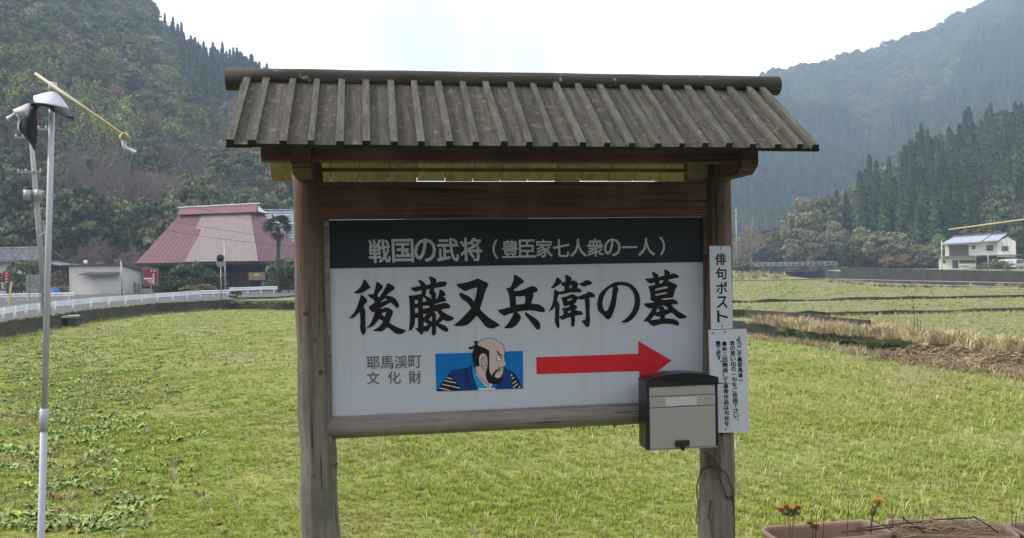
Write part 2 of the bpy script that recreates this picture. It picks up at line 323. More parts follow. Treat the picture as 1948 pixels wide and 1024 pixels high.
# road terrace left, valley floor behind, bank across the river
wall_top = [(x - .0, y + .02) for x, y in wall_pts]
vleft = [(-160, 25), (-60, 28)] + wall_top
slab('road', [(-45, 24)] + wall_top + [(-16, 96), (-12, 135), (-160, 135), (-160, 24)], ZROAD, [M['asphalt'], M['darkwall']])
slab('valley_floor', [wall_pts[-1], LE(0), LE(.3), (0, 118), (41, 114), (50, 160), (58, 203), (72, 262), (88, 340), (60, 420), (-160, 420), (-160, 134), (-13, 134), (-16.5, 96)], ZV, [M['floor'], M['bank']])
rev = [(97, 60), (84, 84), (72, 115), (62.5, 160), (70, 188), (78, 200), (84, 230), (104, 340)]
slab('river_bank', rev + [(200, 420), (420, 420), (420, 60)], ZB, [M['floor'], M['darkwall']])
m = MB(); rl = [(60, 60), (46, 80), (41, 114), (50, 160), (58, 203), (72, 262), (88, 340)]; 
for i in range(len(rl) - 1):
    a, b = rl[i], rl[i + 1]; c, d = rev[i + 1], rev[i]
    m.quad((a[0], a[1], -3.9), (d[0], d[1], -3.9), (c[0], c[1], -3.9), (b[0], b[1], -3.9))
tag(m.build('river', M['water']), kind='structure')

# ---- hills as height fields
def interp(x, pts):
    return float(np.interp(x, [p[0] for p in pts], [p[1] for p in pts]))
def wob(x, y): return math.sin(x * .031 + 1.3) * math.cos(y * .027 + .4) + .5 * math.sin(x * .083 + y * .061) + .3 * math.sin(x * .17 - y * .13)
class Hill:
    def __init__(s, name, pxr, sky, d0, d1, lift, z0, amp, pw=1.0, mt='hill'):
        s.pxr, s.sky, s.d0, s.d1, s.lift, s.z0, s.amp, s.pw = pxr, sky, d0, d1, lift, z0, amp, pw
        NX, NT = 70, 26; vs = []; fs = []
        for i in range(NX + 1):
            px = pxr[0] + (pxr[1] - pxr[0]) * i / NX
            for k in range(NT + 5):
                d = s.dd(px, k / NT); x = (px - CX) / F * d
                z = s.z(px, d) if k <= NT else s.z(px, s.dd(px, 1)) - (k - NT) * 14
                vs.append((x, d, max(z, ZBASE - .5) - .3))
        W = NT + 5
        for i in range(NX):
            for k in range(W - 1):
                a = i * W + k; fs.append((a, a + W, a + W + 1, a + 1))
        m = MB(); m.add(vs, fs); s.obj = tag(m.build(name, M[mt], smooth=True), kind='structure')
    def dd(s, px, t): a = interp(px, s.d0); b = interp(px, s.d1); return a + (b - a) * t
    def z(s, px, d):
        a = interp(px, s.d0); b = interp(px, s.d1); t = min(max((d - a) / (b - a), 0), 1)
        zc = CAMZ + (hz(px) - interp(px, s.sky) - s.lift) / F * b
        return s.z0 + (max(zc, s.z0 - 3) - s.z0) * t ** s.pw + s.amp * wob((px - CX) / F * d, d) * min(1, t * 4) * (1 - .5 * t)
HL = Hill('hillside', (-420, 1000), [(-420, -260), (0, -150), (150, -90), (250, -40), (300, 8), (330, 52), (370, 84), (420, 108), (500, 128), (560, 175), (620, 245), (700, 315), (800, 385), (1000, 470)],
          [(-420, 105), (0, 128), (300, 134), (600, 150), (1000, 190)], [(-420, 350), (0, 380), (500, 430), (1000, 520)], 46, -1.3, 3.5)
HF = Hill('hillside', (1080, 2500), [(1080, 440), (1250, 350), (1330, 250), (1400, 172), (1440, 146), (1480, 132), (1560, 114), (1640, 97), (1690, 86), (1740, 72), (1800, 42), (1870, 2), (1948, -42), (2100, -80), (2500, -60)],
          [(1080, 440), (1500, 430), (2500, 400)], [(1080, 800), (1400, 880), (2500, 960)], 18, -1.5, 7, .95)
HN = Hill('hillside', (1400, 2450), [(1400, 505), (1480, 478), (1540, 430), (1600, 372), (1640, 336), (1700, 296), (1745, 262), (1800, 240), (1860, 216), (1948, 192), (2100, 150), (2450, 70)],
          [(1400, 240), (1560, 218), (1800, 190), (2450, 150)], [(1400, 262), (1600, 300), (2450, 320)], 62, -1.1, 2.2)
m = MB(); vs = []; fs = []
for i in range(61):
    px = 300 + 1400 * i / 60
    for k in range(12):
        d = 760 + 36 * k; zz = CAMZ + (hz(px) - (405 + 28 * math.sin(px * .011) + 9 * math.sin(px * .05))) / F * 1000
        vs.append(((px - CX) / F * d, d, -4 + (zz + 4) * math.sin(k / 11 * math.pi * .9)))
for i in range(60):
    for k in range(11): a = i * 12 + k; fs.append((a, a + 12, a + 13, a + 1))
m.add(vs, fs); tag(m.build('distant_hills', M['farhill'], smooth=True), kind='structure')

# unseen hillside behind the viewer, added to block rear skylight from the panel
m = MB(); vs = []; fs = []
for i in range(41):
    for k in range(15):
        x = -220 + 11 * i; y = -15 - 9 * k; vs.append((x, y + 4 * math.sin(x * .05), -.4 + 6.4 * k + 3 * wob(x, y) * min(1, k / 2)))
for i in range(40):
    for k in range(14): a = i * 15 + k; fs.append((a, a + 15, a + 16, a + 1))
m.add(vs, fs); tag(m.build('hillside', M['hill'], smooth=True), kind='structure')

# ================================================================== TREES
def quads_np(C, Nn, size, asp=1.0, hang=None):
    """leaf quads at centres C facing Nn"""
    n = len(C); t = rng.normal(size=(n, 3)); 
    if hang is not None: t = hang + .35 * t
    t -= (t * Nn).sum(1, keepdims=True) * Nn; t /= np.linalg.norm(t, axis=1, keepdims=True) + 1e-9
    b = np.cross(Nn, t); s = size[:, None] if hasattr(size, '__len__') else size
    return np.stack([C - t * s * asp - b * s * .12, C + b * s * .8 - t * s * .2 * asp, C + t * s * asp + b * s * .12, C - b * s * .8 + t * s * .15 * asp], 1)
def unit(n):
    v = rng.normal(size=(n, 3)); return v / np.linalg.norm(v, axis=1, keepdims=True)
def leaf_mesh(name, Q, mt):
    n = len(Q); me = bpy.data.meshes.new(name); me.vertices.add(n * 4); me.vertices.foreach_set('co', Q.reshape(-1).astype(np.float32))
    me.loops.add(n * 4); me.loops.foreach_set('vertex_index', np.arange(n * 4, dtype=np.int32)); me.polygons.add(n); me.polygons.foreach_set('loop_start', np.arange(0, n * 4, 4, dtype=np.int32))
    try: me.polygons.foreach_set('loop_total', np.full(n, 4, dtype=np.int32))
    except Exception: pass
    me.update(calc_edges=True); me.validate(); me.materials.append(mt); return me
def crown_broad(h, wd, lobes, per, size, base=.25, seed=0):
    Q = []
    for i in range(lobes):
        u = unit(1)[0]; rr = rng.uniform(.35, .95) ** .6; f = base + (1 - base) * (.5 + .46 * u[2] * rr)
        prof = math.sin(min(1, (f - base) / (1 - base) * .92 + .08) * math.pi) ** .55
        c = np.array([u[0] * rr * wd / 2 * prof, u[1] * rr * wd / 2 * prof, f * h])
        lr = wd * rng.uniform(.11, .2); d = unit(per); d[:, 2] = np.abs(d[:, 2]) * .9 - .25; d /= np.linalg.norm(d, axis=1, keepdims=True)
        C = c + d * lr * rng.uniform(.72, 1.08, (per, 1)) * np.array([1, 1, .72]); nn = d + .55 * rng.normal(size=(per, 3)); nn /= np.linalg.norm(nn, axis=1, keepdims=True)
        Q.append(quads_np(C, nn, rng.uniform(.6, 1.25, per) * size))
    return np.concatenate(Q)
def crown_cedar(h, wd, n, size):
    f = rng.uniform(0.06, 1, n) ** 1.05; th = rng.uniform(0, 2 * math.pi, n); whorl = .78 + .22 * np.sin(f * 60 + th * 2)
    r = wd / 2 * (1 - f) ** .98 * whorl * rng.uniform(.55, 1.05, n) + .08
    C = np.stack([r * np.cos(th), r * np.sin(th), f * h - .12 * r], 1)
    out = np.stack([np.cos(th), np.sin(th), np.full(n, -.45)], 1); out /= np.linalg.norm(out, axis=1, keepdims=True)
    nn = np.stack([np.cos(th) * .6, np.sin(th) * .6, np.full(n, .7)], 1) + .35 * rng.normal(size=(n, 3)); nn /= np.linalg.norm(nn, axis=1, keepdims=True)
    return quads_np(C, nn, rng.uniform(.7, 1.3, n) * size, 1.5, out)
def crown_bamboo(h, wd, culms, per, size):
    Q = []
    for i in range(culms):
        a = rng.uniform(0, 2 * math.pi); r0 = wd * .42 * math.sqrt(rng.uniform(0, 1)); hh = h * rng.uniform(.75, 1.08); lean = rng.uniform(.8, 2.2); la = rng.uniform(0, 6.28)
        f = rng.uniform(.35, 1, per); 
        c = np.stack([r0 * math.cos(a) + lean * f ** 3 * math.cos(la), r0 * math.sin(a) + lean * f ** 3 * math.sin(la), hh * f - .6 * f ** 4], 1)
        sp = .95 * (1.15 - f) + .15; C = c + unit(per) * sp[:, None] * np.array([1, 1, .55]); nn = unit(per) * .8 + np.array([0, 0, .7]); nn /= np.linalg.norm(nn, axis=1, keepdims=True)
        Q.append(quads_np(C, nn, rng.uniform(.6, 1.3, per) * size, 1.4))
    return np.concatenate(Q)
def branches(m, p, d, L_, r, depth, spread=.6, upb=.12, kids=3, n=4):
    p = Vector(p); d = Vector(d).normalized(); q = [p]; seg = 3
    for i in range(seg):
        d = (d + Vector((random.gauss(0, .09), random.gauss(0, .09), random.gauss(0, .05) + upb * .3))).normalized(); q.append(q[-1] + d * L_ / seg)
    m.tube(q, [r * (1 - .5 * i / seg) for i in range(seg + 1)], n, cap=False)
    if depth > 0:
        for k in range(kids):
            t = random.uniform(.35, 1); base = q[0].lerp(q[-1], t) if t < .99 else q[-1]
            j = min(int(t * seg), seg - 1); base = q[j].lerp(q[j + 1], t * seg - j)
            nd = (d + Vector((random.gauss(0, spread), random.gauss(0, spread), random.gauss(upb, spread * .6)))).normalized()
            branches(m, base, nd, L_ * random.uniform(.5, .75), r * .58 * (1.1 - .4 * t), depth - 1, spread, upb, kids, 3)
def trunk_mesh(name, h, r, limbs=4):
    m = MB(); b = [(0, 0, -.6), (random.gauss(0, .1), random.gauss(0, .1), h * .35), (random.gauss(0, .2), random.gauss(0, .2), h * .8)]
    m.tube(b, [r * 1.2, r * .85, r * .25], 7)
    for i in range(limbs):
        z = h * random.uniform(.3, .65); a = random.uniform(0, 6.28); m.tube([(0, 0, z), (math.cos(a) * h * .12, math.sin(a) * h * .12, z + h * .1), (math.cos(a) * h * .2, math.sin(a) * h * .2, z + h * .24)], [r * .45, r * .3, r * .1], 5)
    return m.mesh(name, M['bark'], smooth=True, fix=False)
def bare_mesh(name, h, spread=.5, kids=4, depth=4, seedn=0, upb=.15):
    m = MB(); random.seed(seedn); m.tube([(0, 0, -.6), (0, 0, h * .3)], [h * .022, h * .018], 6)
    for i in range(5): branches(m, (0, 0, h * (.16 + .04 * i)), (random.gauss(0, .6), random.gauss(0, .6), 1), h * .42, h * .013, depth - 1, spread, upb, kids)
    vv = [Vector(v) for v in m.v if v[2] > h * .38]
    for i in range(1500):      # fine twigs at the branch ends
        p = random.choice(vv) + Vector((random.gauss(0, .12), random.gauss(0, .12), random.gauss(0, .1))); d = Vector((random.gauss(0, 1), random.gauss(0, 1), random.gauss(.5, .8))).normalized() * random.uniform(.25, .6); s = d.cross(Vector((random.random(), random.random(), random.random()))).normalized() * .014; m.add([p - s, p + s, p + d], [(0, 1, 2)])
    return m.mesh(name, M['twig'], fix=False)
PROTO = {}   # kind -> (crown mesh, trunk mesh, height)
def proto(kind, Q, mt, h, r, limbs=4): PROTO[kind] = (leaf_mesh('crown', Q, M[mt]), trunk_mesh('trunk', h, r, limbs), h)
proto('broad', crown_broad(11, 9, 42, 60, .36), 'leaf_dark', 11, .25)
proto('broad2', crown_broad(9.5, 8.4, 34, 60, .38, .2), 'leaf_olive', 9.5, .22)
proto('broad3', crown_broad(12.5, 8, 40, 60, .36, .2), 'leaf_dark', 12.5, .25)
proto('cedar', crown_cedar(17.5, 5.4, 2300, .34), 'leaf_cedar', 17, .2, 0)
proto('cedar2', crown_cedar(15.5, 4.8, 2000, .34), 'leaf_cedar', 15, .2, 0)
proto('bamboo', crown_bamboo(12, 6, 17, 110, .22), 'leaf_bamboo', 12, .05, 0)
proto('rust', crown_broad(9, 8, 30, 34, .28, .15), 'leaf_rust', 9, .2)
proto('pale', crown_broad(10, 8.5, 36, 70, .32, .12), 'leaf_pale', 10, .22)
PROTO['bare'] = (bare_mesh('crown', 11, .5, 4, 4, 3), None, 11)
PROTO['bare2'] = (bare_mesh('crown', 10, .62, 4, 4, 8), None, 10)
random.seed(11)
# one unlinked whole-tree mesh per kind for the uncountable woods
WOODOBJ = {}
for k, (c, t, h) in PROTO.items():
    WOODOBJ[k] = bpy.data.objects.new('wood_source', c)
def gn_instancer(name, pts, scl, rot, idx, sources, tilt=None):
    me = bpy.data.meshes.new(name); n = len(pts); me.vertices.add(n); me.vertices.foreach_set('co', np.asarray(pts, dtype=np.float32).reshape(-1))
    for nm, tp, ar in (('scl', 'FLOAT', scl), ('rotz', 'FLOAT', rot), ('idx', 'INT', idx)):
        a = me.attributes.new(nm, tp, 'POINT'); a.data.foreach_set('value', np.asarray(ar, dtype=np.float32 if tp == 'FLOAT' else np.int32))
    o = bpy.data.objects.new(name, me); COL.objects.link(o)
    g = bpy.data.node_groups.new(name, 'GeometryNodeTree'); g.interface.new_socket('Geometry', in_out='INPUT', socket_type='NodeSocketGeometry'); g.interface.new_socket('Geometry', in_out='OUTPUT', socket_type='NodeSocketGeometry')
    gi = g.nodes.new('NodeGroupInput'); go = g.nodes.new('NodeGroupOutput'); jn = g.nodes.new('GeometryNodeJoinGeometry'); l = g.links.new
    def attr(nm, tp): a = g.nodes.new('GeometryNodeInputNamedAttribute'); a.data_type = tp; a.inputs['Name'].default_value = nm; return a.outputs['Attribute']
    s = attr('scl', 'FLOAT'); r = attr('rotz', 'FLOAT'); ix = attr('idx', 'INT'); cx = g.nodes.new('ShaderNodeCombineXYZ'); l(r, cx.inputs['Z'])
    for k, src in enumerate(sources):
        oi = g.nodes.new('GeometryNodeObjectInfo'); oi.inputs['Object'].default_value = src; oi.inputs['As Instance'].default_value = True
        cp = g.nodes.new('FunctionNodeCompare'); cp.data_type = 'INT'; cp.operation = 'EQUAL'; l(ix, cp.inputs[2]); cp.inputs[3].default_value = k
        ip = g.nodes.new('GeometryNodeInstanceOnPoints'); l(gi.outputs[0], ip.inputs['Points']); l(cp.outputs[0], ip.inputs['Selection']); l(oi.outputs['Geometry'], ip.inputs['Instance']); l(cx.outputs[0], ip.inputs['Rotation']); l(s, ip.inputs['Scale'])
        l(ip.outputs[0], jn.inputs[0])
    l(jn.outputs[0], go.inputs[0]); md = o.modifiers.new('scatter', 'NODES'); md.node_group = g
    return tag(o, kind='stuff')
TREECAT = {'broad': 'dark evergreen broadleaf tree', 'broad2': 'olive green broadleaf tree', 'broad3': 'dark evergreen broadleaf tree', 'cedar': 'dark green pointed cedar', 'cedar2': 'dark green pointed cedar', 'bamboo': 'yellow green bamboo clump', 'rust': 'russet brown autumn tree', 'pale': 'pale green leafy tree', 'bare': 'leafless grey brown tree', 'bare2': 'leafless grey brown tree'}
NAMES = {'broad': 'broadleaf_tree', 'broad2': 'broadleaf_tree', 'broad3': 'broadleaf_tree', 'cedar': 'cedar_tree', 'cedar2': 'cedar_tree', 'bamboo': 'bamboo_clump', 'rust': 'autumn_tree', 'pale': 'leafy_tree', 'bare': 'bare_tree', 'bare2': 'bare_tree'}
def tree(kind, x, y, z, s=1, rz=None, label=None, group=None, sx=1, cat='tree', name=None):
    o = empty(name or NAMES[kind], (x, y, z), random.uniform(0, 6.28) if rz is None else rz, label, cat, group); o.scale = (s * sx, s * sx, s)
    c, t, h = PROTO[kind]
    if t:
        a = bpy.data.objects.new('trunk', t); COL.objects.link(a); a.parent = o
        b = bpy.data.objects.new('foliage' if kind == 'bamboo' else 'crown', c)
    else: b = bpy.data.objects.new('branches', c)
    COL.objects.link(b); b.parent = o
    return o
def scatter(H, n, pick, near, lab, grp, smin=.8, smax=1.2, dmax_t=1.0, name='wood'):
    pts = []; kinds = []
    for _ in range(n * 3):
        if len(pts) >= n: break
        px = random.uniform(*H.pxr); a = interp(px, H.d0); b = interp(px, H.d1); d = math.sqrt(random.uniform(a * a, b * b)); x = (px - CX) / F * d; z = H.z(px, d)
        py = hz(px) - (z - CAMZ) / d * F; k = pick(px, py, d)
        if k: pts.append((d, px, x, z - .3)); kinds.append(k)
    order = sorted(range(len(pts)), key=lambda i: pts[i][0]); ks = sorted(set(kinds)); far = []
    cnt = 0
    for i in order:
        d, px, x, z = pts[i]; s = random.uniform(smin, smax)
        if cnt < near and -60 < px < 2010 and not (600 < px < 1340):
            k = kinds[i]; tree(k, x, d, z, s, None, TREECAT[k] + ' ' + lab, TREECAT[k] + 's ' + grp); cnt += 1
        else: far.append((x, d, z, s, random.uniform(0, 6.28), ks.index(kinds[i])))
    f = np.array(far)
    return gn_instancer(name, f[:, :3], f[:, 3], f[:, 4], f[:, 5], [WOODOBJ[k] for k in ks])
def pick_left(px, py, d):
    r = random.random(); sky = interp(px, HL.sky); rel = py - sky
    if px > 320 and rel < 75 and r < .95: return random.choice(['cedar', 'cedar2'])
    if px > 350 and rel < 170 and py < 330 and r < .6: return random.choice(['cedar', 'cedar2'])
    if px < 430 and 150 < py + 18 * math.sin(px * .03) < 345 and r < .66 - .001 * max(px, 0): return 'bamboo'
    if 40 < px < 480 and 300 < py < 470 and r < .6: return random.choice(['bare', 'bare2'])
    if 330 < px < 620 and 230 < py < 420 and r < .22: return 'rust'
    if r > .87: return random.choice(['bare', 'rust', 'bare2', 'pale'])
    if py < 150: return random.choice(['broad', 'broad3', 'broad', 'broad2', 'broad'])
    return random.choice(['broad', 'broad2', 'broad3', 'broad', 'broad2'])
tag(scatter(HL, 3000, pick_left, 140, 'on the lower slope of the left hillside', 'on the left hillside', .75, 1.2, name='wooded_left_hill'), 'mixed evergreen and bamboo wood covering the left hillside', 'wood')
def pick_far(px, py, d):
    r = random.random(); sky = interp(px, HF.sky); rel = py - sky
    band = 120 + 60 * math.sin(px * .012) + 25 * math.sin(px * .05)
    if rel < band: return random.choice(['broad', 'broad', 'broad3', 'broad2', 'rust' if r < .4 else 'broad', 'bare' if r < .3 else 'broad3'])
    if r > .965: return random.choice(['broad2', 'rust'])
    return random.choice(['cedar', 'cedar2'])
tag(scatter(HF, 15000, pick_far, 0, '', '', .75, 1.15, name='wooded_far_hill'), 'hazy cedar and broadleaf wood covering the far right mountain', 'wood')
def pick_near(px, py, d):
    r = random.random(); sky = interp(px, HN.sky); rel = py - sky
    if px < 1590: return random.choice(['broad', 'broad2']) if r < .5 else None
    if rel < 95 + 14 * math.sin(px * .06): return random.choice(['broad2', 'pale', 'broad', 'pale', 'broad2'])
    if px > 1880 and py > 330: return random.choice(['broad', 'bare', 'bare2', 'cedar'])
    if r > .94: return random.choice(['broad2', 'broad'])
    return random.choice(['cedar', 'cedar2'])
tag(scatter(HN, 1250, pick_near, 130, 'on the slope above the white house', 'in the plantation above the white house', .8, 1.2, name='cedar_plantation'), 'dense cedar plantation covering the slope above the white house', 'wood')

# ================================================================== SIGNBOARD
SA = math.radians(9.82); SN = Vector((-math.sin(SA), math.cos(SA), 0)); SU = Vector((math.cos(SA), math.sin(SA), 0))
D0 = 3.95; S0 = 0.745
def sl(px, py, D=D0):
    d = ray(px, py); p = CAM + d * (D / d.dot(SN)); return Vector((p.dot(SU) - S0, D - D0, p.z))
SROOT = SU * S0 + SN * D0
sign = empty('signboard', SROOT, SA, 'roofed wooden signboard with white panel, black band and red arrow', 'signboard')
def log(m, a, b, r0, r1, n=20, seg=10, wob_=.004, flat=0):
    a, b = Vector(a), Vector(b); pts = []; rs = []
    for i in range(seg + 1):
        t = i / seg; p = a.lerp(b, t); pts.append(p + Vector((random.gauss(0, wob_), random.gauss(0, wob_) * .5, random.gauss(0, wob_) * .5))); rs.append((r0 + (r1 - r0) * t) * (1 + random.gauss(0, .008)))
    pts[0] = a; pts[-1] = b; m.tube(pts, rs, n); return m
# posts
lt, lb = sl(584, 335, D0 + .01), sl(612, 1024, D0 + .01); rtp, rb = sl(1364, 335, D0 + .01), sl(1362, 1024, D0 + .01)
def ext(a, b, z): t = (z - a.z) / (b.z - a.z); return a.lerp(b, t)
PR0, PR1 = .068, .093
m = MB(); log(m, ext(lt, lb, -.25), ext(lt, lb, 2.13), PR1, PR0, 24, 14); postL = m.build('post', M['post'], sign, smooth=True)
m = MB(); log(m, ext(rtp, rb, -.25), ext(rtp, rb, 2.13), PR1 + .004, PR0, 24, 14); postR = m.build('post', M['post'], sign, smooth=True)
for px, py in ((579, 594), (598, 645), (610, 709), (638, 884), (597, 905), (1378, 395)):
    p = sl(px, py, D0 - .066); par = postL if px < 900 else postR
    k = MB(); k.tube([p + Vector((0, .012, 0)), p, p + Vector((0, -.004, 0))], [.012, .011, .006], 9); k.build('knot', M['brown'], par, smooth=True)
# rails, trims
a, b = sl(606, 347), sl(1342, 415); zt, zb = a.z, sl(606, 418).z
m = MB(); m.box(a.x, b.x, -.032, .03, zb, zt); m.build('upper_rail', M['brown'], sign, bevel=.004)
c0, c1 = sl(628, 813), sl(1350, 783)
m = MB(); log(m, (c0.x - .02, .0, c0.z), (c1.x, .0, c1.z + .002), .052, .048, 20, 12, .002); m.build('lower_rail', M['rail'], sign, smooth=True)
pTL, pTR, pBR, pBL = sl(623, 421), sl(1335, 413), sl(1347, 766), sl(636, 794)
m = MB(); m.box(pTL.x - .035, pTL.x + .008, -.022, .02, pBL.z - .03, zb - .002); m.build('trim_strip', M['rail'], sign, bevel=.002)
m = MB(); m.box(pTR.x, pTR.x + .06, -.022, .02, pBR.z - .03, zb - .002); m.build('trim_strip', M['brown'], sign, bevel=.002)
m = MB(); m.box(pBL.x - .005, pBR.x, -.018, .022, pBL.z - .032, pBL.z + .004); m.build('trim_strip', M['rail'], sign, bevel=.003)
# panel with its print
PF = -.004
m = MB(); m.box(pTL.x, pTR.x + .004, PF, .014, pBL.z, zb - .003); panel = m.build('sign_panel', M['panel'], sign)
bz = sl(980, 505).z
m = MB(); m.box(pTL.x + .002, pTR.x + .003, PF - .0012, PF, bz, zb - .0035); m.build('dark_band', M['band'], panel)
LAY = [0]
def pt(s): return [tuple(float(v) for v in q.split(',')) for q in s.split()]
def printed(name, polys, mt, ox, oy, sc, lay, parent, D=None, front=None):
    """flat print: polygons (outer, holes...) in picture pixels laid on the panel"""
    Dp = D0 + PF - .0012 - .0004 * lay if D is None else D - .0004 * lay
    m = MB()
    for k, pl in enumerate(polys):
        rings = [[Vector((x, y, 0)) for x, y in r] for r in pl]; tri = tessellate_polygon(rings); flat = [v for r in rings for v in r]
        m.add([sl(ox + v.x / sc, oy + v.y / sc, Dp - .00003 * k) for v in flat], [tuple(t) for t in tri])
    return m.build(name, mt, parent, fix=False)
GL = {}
def glyph(ch, bold):
    if (ch, bold) in GL: return GL[(ch, bold)]
    c = bpy.data.curves.new('glyph', 'FONT'); c.body = ch; c.size = 1; c.offset = bold; c.resolution_u = 3
    o = bpy.data.objects.new('glyph', c); COL.objects.link(o); dg = bpy.context.evaluated_depsgraph_get(); me = bpy.data.meshes.new_from_object(o.evaluated_get(dg))
    vs = [(v.co.x, v.co.y) for v in me.vertices]; fs = [tuple(p.vertices) for p in me.polygons]
    bpy.data.objects.remove(o); bpy.data.meshes.remove(me); bpy.data.curves.remove(c)
    xs = [v[0] for v in vs]; ys = [v[1] for v in vs]; GL[(ch, bold)] = (vs, fs, (min(xs) + max(xs)) / 2, (min(ys) + max(ys)) / 2, max(xs) - min(xs), max(ys) - min(ys)); return GL[(ch, bold)]
def lettering(name, chars, mt, parent, D, bold=0, slope=-.02, lean=.036):
    strikes = [(0, 0)] if not bold else [(bold * math.cos(a), bold * math.sin(a)) for a in np.linspace(.4, 6.68, 7)[:6]]
    """chars: (character, centre px, centre py, width px, height px) fitted to its box"""
    m = MB()
    for ch, px, py, wp, hp in chars:
        vs, fs, cx, cy, gw, gh = glyph(ch, 0); sx = wp / gw if gw > .25 else wp; sy = hp / gh if gh > .25 else hp
        if ch in '一二。へ': sx = wp if ch != '。' else wp; sy = hp
        for k, (bx_, by_) in enumerate(strikes): m.add([sl(px + bx_ + (x - cx) * sx - lean * (y - cy) * sy, py + by_ - (y - cy) * sy + slope * (x - cx) * sx, D - .00004 * k) for x, y in vs], fs)
    return m.build(name, mt, parent, fix=False)
DP = D0 + PF - .0016
row1 = [(ch, 722 + 43.3 * i + (0, 1, 0, 0, 1)[i], 478 - .95 * i * .9, 40, 43) for i, ch in enumerate('戦国の武将')]
row2 = [(ch, 970.5 + 32.4 * i, 473.5 - .45 * i, 30.5, 33) for i, ch in enumerate('豊臣家七人衆の一人')]
row2 = [(c, x, y, w_ if c != '一' else 31, h_ if c != '一' else 31) for c, x, y, w_, h_ in row2]
lettering('band_lettering', row1, M['grey_print'], panel, DP, .95, -.015)
lettering('band_lettering', row2 + [('（', 942, 474, 9, 36), ('）', 1260, 468, 9, 34)], M['grey_print'], panel, DP - .0002, .6, -.015)
lettering('caption_lettering', [(c, 709.5 + 26.6 * i, 690.5 - .7 * i, 24, 24) for i, c in enumerate('耶馬渓町')] + [(c, 710 + 40 * i, 719.5 - .8 * i, 24, 24) for i, c in enumerate('文化財')], M['dark_print'], panel, DP, .3, -.03)
